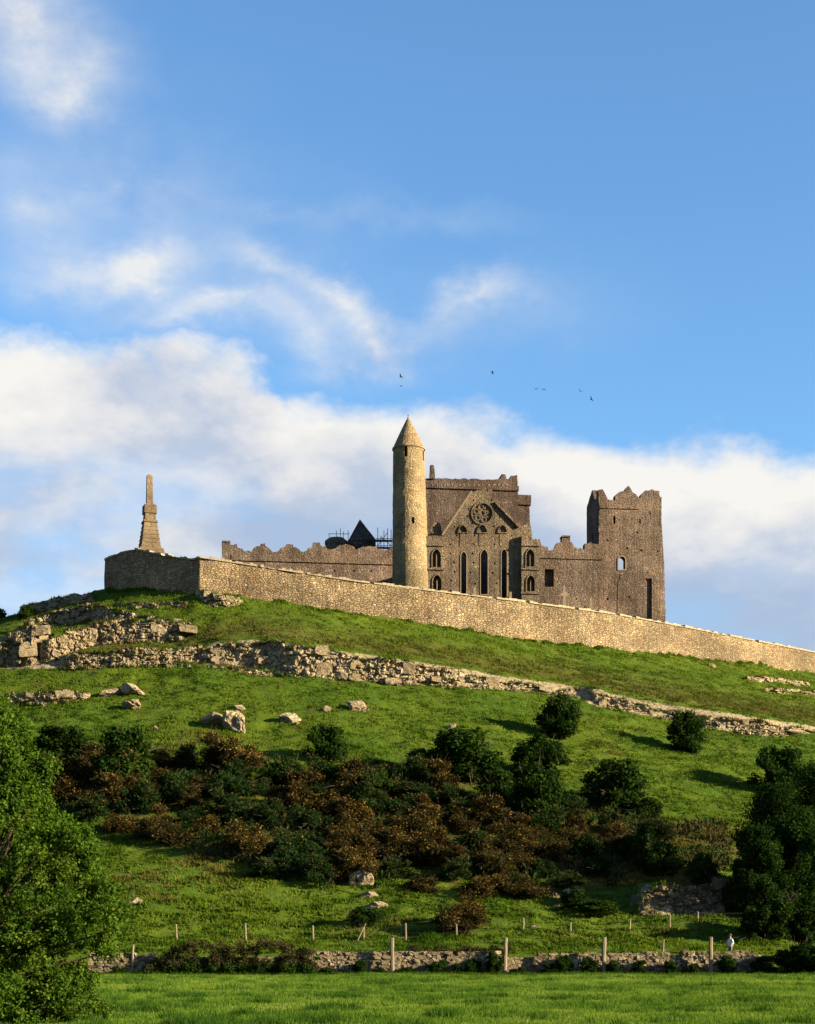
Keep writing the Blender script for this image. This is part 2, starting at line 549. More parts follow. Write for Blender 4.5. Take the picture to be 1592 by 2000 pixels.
M['rock'] = rock_mat()
M['fieldstone'] = rock_mat('field_stone', 0.8)
M['quarry'] = rock_mat('earthy_quarry_stone', 0.62)
M['bushleaf'] = leafmat('hawthorn_leaf', (0.007, 0.019, 0.004), (0.017, 0.038, 0.007), (0.040, 0.064, 0.010), 0.25)
M['treeleaf'] = leafmat('young_tree_leaf', (0.016, 0.044, 0.006), (0.046, 0.092, 0.010), (0.108, 0.148, 0.018), 0.35, 0.0)
M['ivyleaf'] = leafmat('dark_tree_leaf', (0.006, 0.016, 0.004), (0.014, 0.033, 0.006), (0.034, 0.060, 0.010), 0.2)
M['gorse'] = leafmat('gorse_spine', (0.010, 0.015, 0.005), (0.034, 0.029, 0.011), (0.092, 0.066, 0.022), 0.2, 0.6)
M['gorse_green'] = leafmat('green_gorse_spine', (0.008, 0.020, 0.006), (0.016, 0.034, 0.010), (0.036, 0.050, 0.014), 0.2, 0.5)
M['bloom'] = leafmat('gorse_flower', (0.080, 0.046, 0.016), (0.16, 0.098, 0.020), (0.31, 0.20, 0.028), 0.2, 0.6)
M['bramble'] = leafmat('bramble_stem', (0.014, 0.022, 0.008), (0.040, 0.036, 0.016), (0.095, 0.060, 0.030), 0.15)
M['grass'] = leafmat('grass_blade', (0.019, 0.048, 0.005), (0.062, 0.103, 0.008), (0.122, 0.150, 0.018), 0.35, 0.0)
M['meadow'] = leafmat('meadow_blade', (0.024, 0.064, 0.009), (0.078, 0.142, 0.018), (0.145, 0.200, 0.036), 0.35, 0.0)
M['drygrass'] = leafmat('dry_grass_blade', (0.040, 0.048, 0.010), (0.085, 0.068, 0.022), (0.15, 0.105, 0.038), 0.3, 0.3)

# ------------------------------------------------------------------ terrain: depth of every picture line on the hillside
cb_c = np.array([(-400, 1330), (0, 1306), (130, 1304), (250, 1300), (380, 1293), (510, 1305), (576, 1322), (674, 1326), (772, 1335), (900, 1341), (1030, 1350), (1126, 1360), (1160, 1378), (1291, 1402), (1378, 1421), (1491, 1437), (1592, 1432), (2000, 1440)], float)
ct_c = np.array([(-400, 1324), (0, 1292), (130, 1290), (250, 1285), (340, 1280), (400, 1262), (430, 1252), (527, 1250), (641, 1268), (788, 1289), (900, 1306), (1017, 1326), (1143, 1342), (1248, 1366), (1352, 1384), (1422, 1392), (1530, 1410), (1592, 1418), (2000, 1432)], float)
tb_c = np.array([(-400, 1300), (0, 1203), (60, 1188), (120, 1178), (165, 1164), (205, 1150), (265, 1150), (330, 1156), (390, 1163), (450, 1163), (540, 1174), (690, 1196), (800, 1213), (900, 1229), (1000, 1243), (1200, 1266), (1300, 1278), (1480, 1301), (1592, 1316), (1900, 1380)], float)
td_c = np.array([(-400, 216), (0, 207), (120, 204.5), (205, 203.0), (265, 200.6), (330, 198.3), (390, 196), (540, 198), (690, 200), (840, 203), (1000, 208), (1200, 217), (1300, 225), (1480, 240), (1592, 252), (1900, 285)], float)
wt_c = np.array([(205, 1094), (212, 1090), (235, 1080), (265, 1073), (330, 1086), (378, 1093), (390, 1088), (540, 1111), (690, 1134), (840, 1153), (1000, 1172), (1200, 1199), (1300, 1217), (1480, 1252), (1592, 1274), (1900, 1345)], float)


def curve(c, x):
    return np.interp(x, c[:, 0], c[:, 1])


D0py = np.array([1320, 1325, 1390, 1460, 1540, 1620, 1700, 1780, 1838, 1862], float)
D0Y = np.array([180.6, 180, 172, 161.5, 149, 138, 128, 118.5, 112, 107.2])


def k_of(py):
    return 3 + np.clip((1838 - py) / (1838 - 1325), 0, 1) * 21


def c2(px):
    d = np.clip(px, -350, 1850) - 300.0
    return np.where(d < 0, 0.7, 0.5) * d * d / 640000.0




def depth_below(px, py):
    """depth of the slope below the cliff foot; the quarried face at lower right is a steep step with a shelf on top"""
    px, py = np.asarray(px, float), np.asarray(py, float)
    b = np.where(py >= 1320, np.interp(py, D0py, D0Y), 180.6 + (1320 - py) * 0.12)
    d = b + k_of(py) * c2(px)
    wq = sstep(1225, 1255, px) * (1 - sstep(1415, 1470, px))
    q0 = np.interp(1790.0, D0py, D0Y) + k_of(1790.0) * c2(px)
    st = q0 + (1790 - py) / 68.0 * 1.1
    return np.where((py > 1722) & (py < 1790), d + (np.minimum(st, d) - d) * wq, d)


CASTLE_Z = 50.2
_pxs = np.linspace(-400, 2000, 241)
_Ys = np.arange(107.0, 420.0, 0.25)
_tab = np.zeros((len(_pxs), len(_Ys)))
for i_, p_ in enumerate(_pxs):
    cb, ct, tb, td = (float(curve(c, p_)) for c in (cb_c, ct_c, tb_c, td_c))
    pys = np.append(np.arange(1862, cb, -4.0), cb)
    Yv = depth_below(p_, pys)
    Zv = ZC + (HY - pys) / F * Yv
    Yb = Yv[-1]
    yl = [Yb + 0.9]
    zl = [ZC + (HY - ct) / F * (Yb + 0.9)]
    ztop = ZC + (HY - tb) / F * td
    n_ = 12
    for j_ in range(1, n_ + 1):
        f_ = j_ / n_
        py_ = ct + (tb - ct) * f_
        Y_ = Yb + 0.9 + (td - Yb - 0.9) * f_
        yl.append(Y_)
        zl.append(ZC + (HY - py_) / F * Y_)
    inw = float(sstep(190, 260, p_))
    if p_ > 215:
        wtz = ZC + (HY - float(curve(wt_c, p_))) / F * td
        yl += [td + 1.2, td + 25, td + 45, td + 140, td + 260]
        zl += [wtz - 1.1, min(wtz + 3.0, CASTLE_Z), CASTLE_Z + 0.1, CASTLE_Z, CASTLE_Z - 30]
    else:
        yl += [td + 1.2, td + 25, td + 45, td + 140, td + 260]
        zl += [ztop - 0.15, ztop - 2, ztop - 4, ztop - 12, ztop - 38]
    _tab[i_] = np.interp(_Ys, np.concatenate([Yv, yl]), np.concatenate([Zv, zl]))


def bumps(X, Y):
    """hummocks, sheep terracettes and tussocks"""
    hill = sstep(106.5, 112, Y) * (1 - sstep(235, 300, Y))
    a = 0.28 * fbm(X / 7.0, Y / 9.0, 0, 3, 3)
    b = 0.17 * fbm(X / 1.5, Y / 0.9, 0, 9, 3, 0.55)
    terr = 0.15 * np.sin(Y * 3.3 + 2.2 * fbm(X / 9.0, Y / 6.0, 0, 5, 2)) * sstep(-0.2, 0.5, vnoise(X / 14, Y / 10, 0, 21))
    fld = (0.05 * fbm(X / 1.1, Y / 1.1, 0, 31, 3) + 0.06 * fbm(X / 6.0, Y / 6.0, 0, 33, 2)) * (1 - sstep(101, 105, Y)) * (sstep(15, 25, Y))
    return hill * (a + b + terr) + fld


def ground(X, Y, detail=True):
    X = np.asarray(X, float)
    Y = np.asarray(Y, float)
    X, Y = np.broadcast_arrays(X, Y)
    px = CX + F * X / np.maximum(Y, 60.0)
    fi = np.clip((px + 400) / 10.0, 0, 239.999)
    i0 = fi.astype(int)
    fx = fi - i0
    fj = np.clip((Y - 107.0) / 0.25, 0, len(_Ys) - 1.001)
    j0 = fj.astype(int)
    fy = fj - j0
    z = (_tab[i0, j0] * (1 - fx) + _tab[i0 + 1, j0] * fx) * (1 - fy) + (_tab[i0, j0 + 1] * (1 - fx) + _tab[i0 + 1, j0 + 1] * fx) * fy
    bank = sstep(105.0, 107.0, Y)
    z = z * bank + 0.02 * (1 - bank)
    # far country beyond the hill
    far = sstep(330, 520, Y)
    side = sstep(115, 260, np.abs(X - 10))
    z = z * (1 - far) * (1 - side * 0.98)
    if detail:
        z = z + bumps(X, Y)
    return z


def gz(X, Y):
    return float(ground(np.array([X]), np.array([Y]))[0])


def gY(px, py):
    """depth of the ground seen at a picture position"""
    cb, ct, tb, td = (float(curve(c, px)) for c in (cb_c, ct_c, tb_c, td_c))
    if py >= 1866:
        return min(105.0, ZC * F / max(py - HY, 1e-3))
    if py >= cb:
        return float(depth_below(px, py))
    Yb = float(depth_below(px, cb))
    if py > ct:
        return Yb + 0.9 * (cb - py) / max(cb - ct, 1)
    f = np.clip((ct - py) / max(ct - tb, 1), 0, 1)
    return Yb + 0.9 + (td - Yb - 0.9) * f


def gpt(px, py):
    Y = gY(px, py)
    X = (px - CX) / F * Y
    return Vector((X, Y, gz(X, Y)))


def build_terrain():
    def axis(lo, f0, f1, hi, step, grow=1.22):
        a = list(np.arange(f0, f1 + 1e-6, step))
        s, x = step, f1
        while x < hi:
            s *= grow
            x += s
            a.append(x)
        s, x = step, f0
        pre = []
        while x > lo:
            s *= grow
            x -= s
            pre.append(x)
        return np.array(pre[::-1] + a)
    xs = axis(-4200, -62, 88, 4200, 0.36)
    ys = np.concatenate([axis(-2500, 36, 104, 104, 0.5), np.arange(104.25, 262, 0.32)])
    s, x, far = 0.32, ys[-1], []
    while x < 8500:
        s *= 1.16
        x += s
        far.append(x)
    ys = np.concatenate([ys, far])
    Xg, Yg = np.meshgrid(xs, ys)
    Zg = ground(Xg, Yg)
    Vv = np.stack([Xg.ravel(), Yg.ravel(), Zg.ravel()], 1)
    nx, ny = len(xs), len(ys)
    idx = np.arange(nx * ny).reshape(ny, nx)
    Fc = np.stack([idx[:-1, :-1].ravel(), idx[:-1, 1:].ravel(), idx[1:, 1:].ravel(), idx[1:, :-1].ravel()], 1)
    me = mesh_np('hill', Vv, Fc, M['ground'], True)
    # masks that belong to the ground itself: bare rock at the ledges, dead scrub ground in the gorse bank
    px = CX + F * Xg / np.maximum(Yg, 60)
    py = HY - (Zg - ZC) / np.maximum(Yg, 60) * F
    cbv, ctv = curve(cb_c, px), curve(ct_c, px)
    rock = sstep(ctv - 5, ctv + 4, py) * (1 - sstep(cbv - 3, cbv + 5, py)) * (Yg > 150) * 1.0
    lc = (1 - sstep(150, 420, px)) * sstep(1165, 1200, py) * (1 - sstep(1290, 1312, py)) * (Yg > 150)
    rock = np.maximum(rock, lc * 0.40)
    low = sstep(1235, 1262, px) * (1 - sstep(1395, 1415, px)) * sstep(1715, 1735, py) * (1 - sstep(1783, 1793, py)) * (Yg < 160) * (Yg > 108)
    rock = np.maximum(rock, low * 0.8)
    up = np.interp(px, [0, 200, 450, 620, 800, 1000, 1200, 1450], [1440, 1440, 1490, 1500, 1500, 1520, 1580, 1600])
    lo = np.interp(px, [0, 130, 330, 470, 620, 760, 900, 1100, 1240, 1420], [1540, 1560, 1640, 1690, 1720, 1700, 1740, 1760, 1720, 1690])
    scrub = sstep(up, up + 30, py) * (1 - sstep(lo - 15, lo + 10, py)) * (Yg > 108)
    strip = sstep(0, 14, ctv - py) * (1 - sstep(20, 60, ctv - py)) * (Yg > 150) * 0.7
    for nm, a in (('rock', rock), ('scrub', np.maximum(scrub * 0.8, strip))):
        at = me.attributes.new(nm, 'FLOAT', 'POINT')
        at.data.foreach_set('value', a.ravel().astype(np.float32))
    o = ob('hill', me)
    tag(o, kind='structure')
    return o


build_terrain()

# ------------------------------------------------------------------ rocks
rng = np.random.default_rng(7)


def worley(x, y, seed):
    """cell value and distance to the cell border of a jittered grid"""
    ix, iy = np.floor(x).astype(np.int64), np.floor(y).astype(np.int64)
    b1 = np.full(x.shape, 9.0)
    b2 = np.full(x.shape, 9.0)
    val = np.zeros(x.shape)
    for a in (-1, 0, 1):
        for b in (-1, 0, 1):
            cx_, cy_ = ix + a, iy + b
            fx = cx_ + 0.15 + 0.7 * _h(cx_, cy_, cx_ * 0, seed)
            fy = cy_ + 0.15 + 0.7 * _h(cx_, cy_, cx_ * 0 + 1, seed)
            d = np.maximum(np.abs(x - fx), np.abs(y - fy) * 0.9) + 0.15 * np.hypot(x - fx, y - fy)
            v = _h(cx_, cy_, cx_ * 0 + 2, seed)
            closer = d < b1
            b2 = np.where(closer, b1, np.minimum(b2, d))
            val = np.where(closer, v, val)
            b1 = np.where(closer, d, b1)
    return val, b2 - b1


def rock_mesh(name, seed, boxy=0.6, cuts=9, sub=2, mat=None, rough=0.10):
    bm = bmesh.new()
    if boxy > 0.5:
        bmesh.ops.create_cube(bm, size=2.0)
        bmesh.ops.subdivide_edges(bm, edges=bm.edges[:], cuts=sub, use_grid_fill=True)
    else:
        bmesh.ops.create_icosphere(bm, subdivisions=sub + 1, radius=1.15)
    v = np.array([p.co[:] for p in bm.verts])
    r = np.random.default_rng(seed)
    for _ in range(cuts):
        n = r.normal(size=3)
        n /= np.linalg.norm(n)
        d = r.uniform(0.55, 0.95) if boxy <= 0.5 else r.uniform(1.05, 1.45)
        s = v @ n - d
        v = v - np.outer(np.maximum(s, 0), n)
    nn = np.stack([fbm(v[:, 0] * 1.4 + seed, v[:, 1] * 1.4, v[:, 2] * 1.4, 40 + k, 3, 0.55) for k in range(3)], 1)
    if boxy <= 0.5:
        wv, we = worley(v[:, 0] * 1.3 + seed + v[:, 1] * 0.6, v[:, 2] * 1.7 + v[:, 1], seed)
        v = v * (0.86 + 0.22 * wv)[:, None]
    v = v + nn * rough
    for p, c in zip(bm.verts, v):
        p.co = c
    me = bpy.data.meshes.new(name)
    bm.to_mesh(me)
    bm.free()
    me.materials.append(mat)
    return me


BLOCKS = [rock_mesh('rock_block', 100 + i, 0.8, 6, 2, M['rock'], 0.13) for i in range(10)]
BOULD = [rock_mesh('boulder', 200 + i, 0.2, 11, 3, M['rock'], 0.13) for i in range(8)]
EARTHY = [rock_mesh('rock_block', 150 + i, 0.8, 7, 2, M['quarry'], 0.16) for i in range(8)]
STONES = [rock_mesh('stone', 300 + i, 0.8, 6, 1, M['fieldstone'], 0.12) for i in range(12)]


TUFTS = []


def rock_strip(root, p0, p1, ytop, ybot, dep, out, seed, mat, amp=1.0):
    """continuous fractured bedrock face, stepped along its joints and beds"""
    n = max(12, int((p1 - p0) / 1.6))
    pxs = np.linspace(p0, p1, n)
    m = 26
    yb = np.array([float(ybot(p)) for p in pxs])
    yt = np.array([float(ytop(p)) for p in pxs])
    Yd = np.array([(dep(p) if dep else gY(p, float(ybot(p)))) for p in pxs]) - out
    Hh = (yb - yt) * Yd / F
    endt = np.clip(np.minimum(np.arange(n), np.arange(n)[::-1]) / 10.0, 0, 1)
    tt = np.linspace(0, 1, m)
    Yg, T = np.meshgrid(Yd, tt)
    Xg = (pxs[None, :] - CX) / F * Yg
    jag = 0.85 + 0.18 * worley(Xg[0] / 1.1, Xg[0] * 0 + 0.5, seed + 9)[0]
    Z = ZC + (HY - yb)[None, :] * Yg / F - 0.25 + (Hh * jag + 0.25)[None, :] * T
    wx, wz = Xg + 0.25 * fbm(Xg / 1.5, Z / 1.2, 0, seed, 2), Z + 0.12 * fbm(Xg / 2.2, Z / 2.0, 0, seed + 1, 2) - 0.05 * Xg
    v1, e1 = worley(wx / 1.9, wz / 0.55, seed + 2)
    v2, e2 = worley(wx / 0.62, wz / 0.26, seed + 3)
    d = amp * (0.42 * v1 + 0.18 * v2 + 0.16 * fbm(Xg * 2.2, Z * 2.2, 0, seed + 4, 3))
    d -= amp * (0.25 * (1 - sstep(0.0, 0.12, e1)) + 0.12 * (1 - sstep(0.0, 0.14, e2)))
    d = d * np.minimum(1.0, 0.35 + endt)[None, :] - (1 - endt)[None, :] * 0.5
    back = 0.30 * T
    Yf_ = Yg - d + back
    Xf_ = Xg + 0.35 * d
    # lip folded back into the turf
    lipY, lipZ, lipX = Yf_[-1] + 1.3, Z[-1] - 0.10, Xf_[-1]
    V = np.concatenate([np.stack([Xf_.ravel(), Yf_.ravel(), Z.ravel()], 1), np.stack([lipX, lipY, lipZ], 1)]) - np.array(root.location)
    rt_ = np.random.default_rng(seed)
    for rep_ in range(5):
        gone = vnoise(Xf_[-1] / 0.9, Xf_[-1] * 0, 0, seed + 8) > -0.35
        TUFTS.append(np.stack([Xf_[-1] + rt_.normal(size=n) * 0.06, Yf_[-1] + rt_.uniform(-0.05, 0.7, n), Z[-1] - 0.05], 1)[gone])
    pick = (rt_.random(T.shape) < 0.10) & (vnoise(Xf_ / 0.8, Z / 0.4, 0, seed + 11) > 0.25)
    TUFTS.append(np.stack([Xf_[pick], Yf_[pick] - 0.02, Z[pick]], 1))
    foot = np.stack([Xf_[0] + rt_.normal(size=n) * 0.1, Yf_[0] - rt_.uniform(0.0, 0.5, n), Z[0] + 0.2], 1)
    TUFTS.append(foot[rt_.random(n) < 0.6])
    idx = np.arange((m + 1) * n).reshape(m + 1, n)
    Fc = np.stack([idx[:-1, :-1].ravel(), idx[:-1, 1:].ravel(), idx[1:, 1:].ravel(), idx[1:, :-1].ravel()], 1)
    return ob('rock_face', mesh_np('rock_face', V, Fc, mat, False), root)


def ledge(name, label, p0, p1, ytop, ybot, bw=(0.7, 1.9), lh=0.85, out=0.15, seed=1, keep=1.0, tilt=6, depth=0.9, dep=None, cat='rock ledge', group='limestone ledges on the hillside', lib=None):
    """blocks of bedded limestone between two picture lines on the hillside"""
    r = np.random.default_rng(seed)
    mid = (p0 + p1) / 2
    g0 = gpt(mid, float(ybot(mid)))
    root = empty(name, g0)
    tag(root, label, cat, group)
    rock_strip(root, p0 - 6, p1 + 6, ytop, ybot, dep, out - 0.35, seed + 400, M['quarry'] if lib else M['rock'])
    keep = keep * 0.16
    pm = np.linspace(p0, p1, 9)
    Hm = max(float(np.mean([(float(ybot(p)) - float(ytop(p))) * (dep(p) if dep else gY(p, float(ybot(p)))) / F for p in pm])), 0.3)
    L = max(1, int(round(Hm / lh)))
    cuts = np.cumsum(np.concatenate([[0], r.uniform(0.6, 1.4, L)]))
    cuts /= cuts[-1]
    ph = r.uniform(0, 50)
    for k in range(L):
        px = p0 + r.uniform(-6, 4)
        while px < p1:
            yb, yt = float(ybot(px)), float(ytop(px))
            Y = (dep(px) if dep else gY(px, yb)) - out
            mpp = Y / F
            H = max((yb - yt) * mpp, 0.3)
            wd = r.uniform(*bw) * (1.35 if r.random() < 0.2 else 1.0)
            # beds undulate along the face and die out in places
            und = 0.10 * float(vnoise(px / 60.0, k * 3.7 + ph, 0, seed))
            f0, f1 = cuts[k] + und * (k > 0), cuts[k + 1] + 0.10 * float(vnoise(px / 60.0, (k + 1) * 3.7 + ph, 0, seed))
            present = keep * (1.0 if vnoise(px / 45.0, k * 2.3 + ph, 5.0, seed + 3) > -0.55 else 0.35)
            if r.random() < present and f1 - f0 > 0.02:
                h = H * (f1 - f0) * r.uniform(0.95, 1.12)
                z0 = ZC + (HY - yb) * mpp - 0.12 + H * f0
                lb = lib or BLOCKS
                b = ob('rock_block', lb[int(r.integers(len(lb)))], root)
                X = (px - CX) / F * Y + wd / 2
                dd = depth * r.uniform(0.9, 1.3)
                face = 0.22 * k / L + 0.30 * float(vnoise(px / 38.0, k * 1.9 + ph, 9.0, seed + 5)) + r.uniform(-0.07, 0.07)
                b.location = Vector((X, Y + dd * 0.55 + face, z0 + h / 2)) - root.location
                b.scale = (wd * 0.56, dd * 0.62, h * 0.56)
                b.rotation_euler = (R(r.uniform(-tilt, tilt)), R(r.uniform(-tilt, tilt) * 0.6) + 0.07, R(r.uniform(-2, 26)))
            px += wd / mpp * 0.96
    return root


cbf = lambda p: curve(cb_c, p)
ctf = lambda p: curve(ct_c, p)
ledge('rock_cliff', 'tallest part of the pale limestone cliff in the middle of the hill', 384, 905, lambda p: ctf(p) + 1 + 6 * float(vnoise(p / 30.0, 0.5, 0, 74)), lambda p: cbf(p) + 1, (0.5, 1.5), 0.60, 0.30, 11, 0.97, 4)
ledge('rock_ledge', 'low broken limestone ledge ending beside the upper lone bush', 905, 1160, lambda p: ctf(p) + 8 + 9 * float(vnoise(p / 26.0, 0.5, 0, 71)), cbf, (0.6, 1.6), 0.6, 0.2, 12, 0.82)
ledge('rock_ledge', 'limestone ledge behind the round bush on the sunny slope', 1150, 1395, lambda p: ctf(p) + 10 + 9 * float(vnoise(p / 26.0, 0.5, 0, 72)), cbf, (0.6, 1.5), 0.55, 0.2, 13, 0.75)
ledge('rock_ledge', 'rubbly limestone ledge under the brown grass bank at right', 1385, 1600, lambda p: ctf(p) + 8 + 8 * float(vnoise(p / 26.0, 0.5, 0, 73)), cbf, (0.4, 1.0), 0.45, 0.2, 14, 0.85)
cl = lambda a: (lambda p: np.interp(p, [q[0] for q in a], [q[1] for q in a]))
ledge('rock_ledge', 'long low ledge at the foot of the left crag', 122, 392, cl([(122, 1276), (260, 1266), (340, 1264), (392, 1258)]), cl([(122, 1304), (260, 1301), (392, 1293)]), (0.8, 2.4), 0.7, 0.2, 15, 0.93)
ledge('rock_ledge', 'middle ledge of the left crag with grass above it', 132, 356, cl([(132, 1222), (230, 1208), (356, 1212)]), cl([(132, 1268), (240, 1256), (356, 1250)]), (0.7, 1.8), 0.75, 0.1, 16, 0.8)
ledge('rock_ledge', 'jagged blocks below the dark end of the enclosure wall', 60, 262, cl([(60, 1206), (140, 1180), (200, 1178), (262, 1196)]), cl([(60, 1236), (150, 1220), (262, 1216)]), (0.6, 1.7), 0.8, 0.1, 17, 0.92, 16)
ledge('rock_ledge', 'heap of tilted slabs at the left edge of the hill', -12, 96, cl([(-12, 1246), (40, 1216), (70, 1214), (96, 1232)]), cl([(-12, 1300), (60, 1298), (96, 1268)]), (0.8, 2.2), 0.85, 0.2, 18, 0.92, 20)
ledge('rock_ledge', 'slanting slabs between the slab heap and the middle ledge', 84, 184, cl([(84, 1252), (130, 1234), (184, 1222)]), cl([(84, 1296), (130, 1280), (184, 1264)]), (0.6, 1.6), 0.7, 0.2, 28, 0.85, 22)
ledge('rock_ledge', 'pale slabs on the skyline beside the small windblown bush', 48, 176, cl([(48, 1180), (100, 1168), (130, 1161), (176, 1157)]), cl([(48, 1200), (110, 1190), (176, 1176)]), (0.7, 1.6), 0.75, 0.0, 19, 0.95, 14)
ledge('rock_ledge', 'broken blocks in the grass under the shaded wall corner', 250, 372, cl([(250, 1200), (310, 1204), (372, 1214)]), cl([(250, 1212), (310, 1216), (372, 1228)]), (0.5, 1.3), 0.5, 0.1, 29, 0.6, 14)
ledge('rock_ledge', 'thin strip of stones below the left crag', 330, 530, cl([(330, 1296), (420, 1299), (530, 1312)]), cl([(330, 1304), (420, 1310), (530, 1322)]), (0.5, 1.1), 0.4, 0.1, 20, 0.75)
ledge('rock_ledge', 'low rock outcrop at left above the dark thicket', 10, 172, cl([(10, 1352), (80, 1350), (120, 1346), (172, 1350)]), cl([(10, 1376), (100, 1376), (172, 1368)]), (0.7, 1.7), 0.75, 0.15, 21, 0.95)
ledge('rock_ledge', 'rocks at the corner where the enclosure wall turns', 388, 470, cl([(388, 1150), (420, 1158), (470, 1168)]), cl([(388, 1178), (420, 1186), (470, 1180)]), (0.6, 1.4), 0.7, 0.2, 22, 0.85, 12)
ledge('rock_ledge', 'stones under the dark wall beside the corner rocks', 225, 372, cl([(225, 1176), (300, 1176), (372, 1172)]), cl([(225, 1186), (300, 1190), (372, 1186)]), (0.4, 1.2), 0.5, 0.1, 23, 0.55, 12)
ledge('rock_ledge', 'upper of two small outcrops on the grass below the wall at right', 1470, 1580, cl([(1470, 1318), (1580, 1330)]), cl([(1470, 1332), (1580, 1342)]), (0.6, 1.6), 0.5, 0.1, 24, 0.6)
ledge('rock_ledge', 'lower of two small outcrops on the grass below the wall at right', 1505, 1600, cl([(1505, 1342), (1600, 1350)]), cl([(1505, 1350), (1600, 1360)]), (0.6, 1.5), 0.4, 0.1, 25, 0.7)
ledge('quarry_face', 'brown quarried rock face at lower right beside the dark trees', 1243, 1412, cl([(1243, 1745), (1290, 1722), (1360, 1724), (1412, 1712)]), cl([(1243, 1772), (1290, 1788), (1412, 1792)]), (0.35, 0.8), 0.36, 0.1, 26, 0.95, 10, 0.6, cat='rock face', lib=EARTHY)

for px, pb, wpx, hpx, lab in [
        (215, 1357, 34, 24, 'smaller squarish boulder of the group above the gorse at left'), (259, 1354, 42, 22, 'upper of the two stacked boulders above the gorse at left'),
        (259, 1381, 40, 20, 'lower of the two stacked boulders above the gorse at left'), (411, 1414, 50, 30, 'flat leaning boulder beside the tall boulder in the grass'),
        (460, 1426, 40, 48, 'tall pale boulder standing in the upper grass'), (466, 1384, 22, 14, 'small stone above the tall pale boulder'),
        (565, 1406, 42, 24, 'long low boulder between the tall boulder and the lone bush'), (637, 1394, 16, 12, 'small white stone above the lone bush'),
        (700, 1391, 36, 30, 'square boulder on the open grass below the cliff'), (303, 1428, 10, 11, 'tiny white stone on the dark grass above the gorse'),
        (702, 1723, 46, 36, 'boulder half hidden under orange gorse'), (722, 1750, 30, 20, 'upper white rock on the lower slope'), (735, 1776, 40, 24, 'lower white rock on the lower slope'),
        (264, 1774, 32, 24, 'boulder beside the big foreground tree on the lower slope'), (1082, 1752, 20, 14, 'white stone at the left end of the shaded dip'), (1110, 1745, 24, 12, 'white stone on top of the shaded dip'),
        (1088, 1777, 14, 10, 'small stone just above the wire fence'), (724, 1642, 18, 14, 'pale stone among the gorse above the white rocks'), (580, 1418, 8, 6, 'tiny stone below the long low boulder'),
        (880, 1424, 22, 10, 'white stone behind the largest thorn bush'), (1390, 1300, 18, 10, 'stone at the foot of the sunny wall'), (1040, 1822, 26, 14, 'dark flat rock beside the wire fence')]:
    g = gpt(px, pb)
    s = g.y / F
    o = ob('boulder', BOULD[int(rng.integers(len(BOULD)))])
    o.scale = (wpx * s * 0.60, wpx * s * 0.5, hpx * s * 0.62)
    o.location = (g.x, g.y, g.z + hpx * s * 0.30)
    o.rotation_euler = (R(rng.uniform(-16, 16)), R(rng.uniform(-16, 16)), R(rng.choice([0, 90, 180, 270]) + rng.uniform(5, 40)))
    tag(o, lab, 'boulder', 'boulders on the hillside')


# ------------------------------------------------------------------ castle frame
ALPHA = R(7.0)
O_ = P(940, 1850, 262.0)
OC = Vector((O_.x, O_.y, CASTLE_Z))
UH = Vector((math.cos(ALPHA), math.sin(ALPHA), 0))
VH = Vector((-math.sin(ALPHA), math.cos(ALPHA), 0))


def pl(px, py, v):
    """picture position on the plane of depth v of the castle -> (u, z) in its own frame"""
    d = Vector(((px - CX) / F, 1.0, (HY - py) / F))
    C0 = Vector((0, 0, ZC))
    t = (v + (OC - C0).dot(VH)) / d.dot(VH)
    p = C0 + d * t
    return ((p - OC).dot(UH), p.z - CASTLE_Z)


def in_poly(p, poly):
    x, y = p
    c = False
    j = len(poly) - 1
    for i in range(len(poly)):
        xi, yi = poly[i]
        xj, yj = poly[j]
        if (yi > y) != (yj > y) and x < (xj - xi) * (y - yi) / (yj - yi) + xi:
            c = not c
        j = i
    return c


def rough_outline(pts, step=0.45, amp=0.08, seed=0, zmin=1.0):
    r = random.Random(seed)
    out = []
    for i in range(len(pts)):
        a, b = pts[i], pts[(i + 1) % len(pts)]
        L = math.hypot(b[0] - a[0], b[1] - a[1])
        n = max(1, int(L / step))
        for k in range(n):
            t = k / n
            x, y = a[0] + (b[0] - a[0]) * t, a[1] + (b[1] - a[1]) * t
            if y > zmin and amp:
                x += r.uniform(-amp, amp) * (0.5 if abs(b[1] - a[1]) > abs(b[0] - a[0]) else 0.2)
                y += r.uniform(-amp, amp) * (1.0 if abs(b[1] - a[1]) < abs(b[0] - a[0]) else 0.2)
            out.append((x, y))
    return out


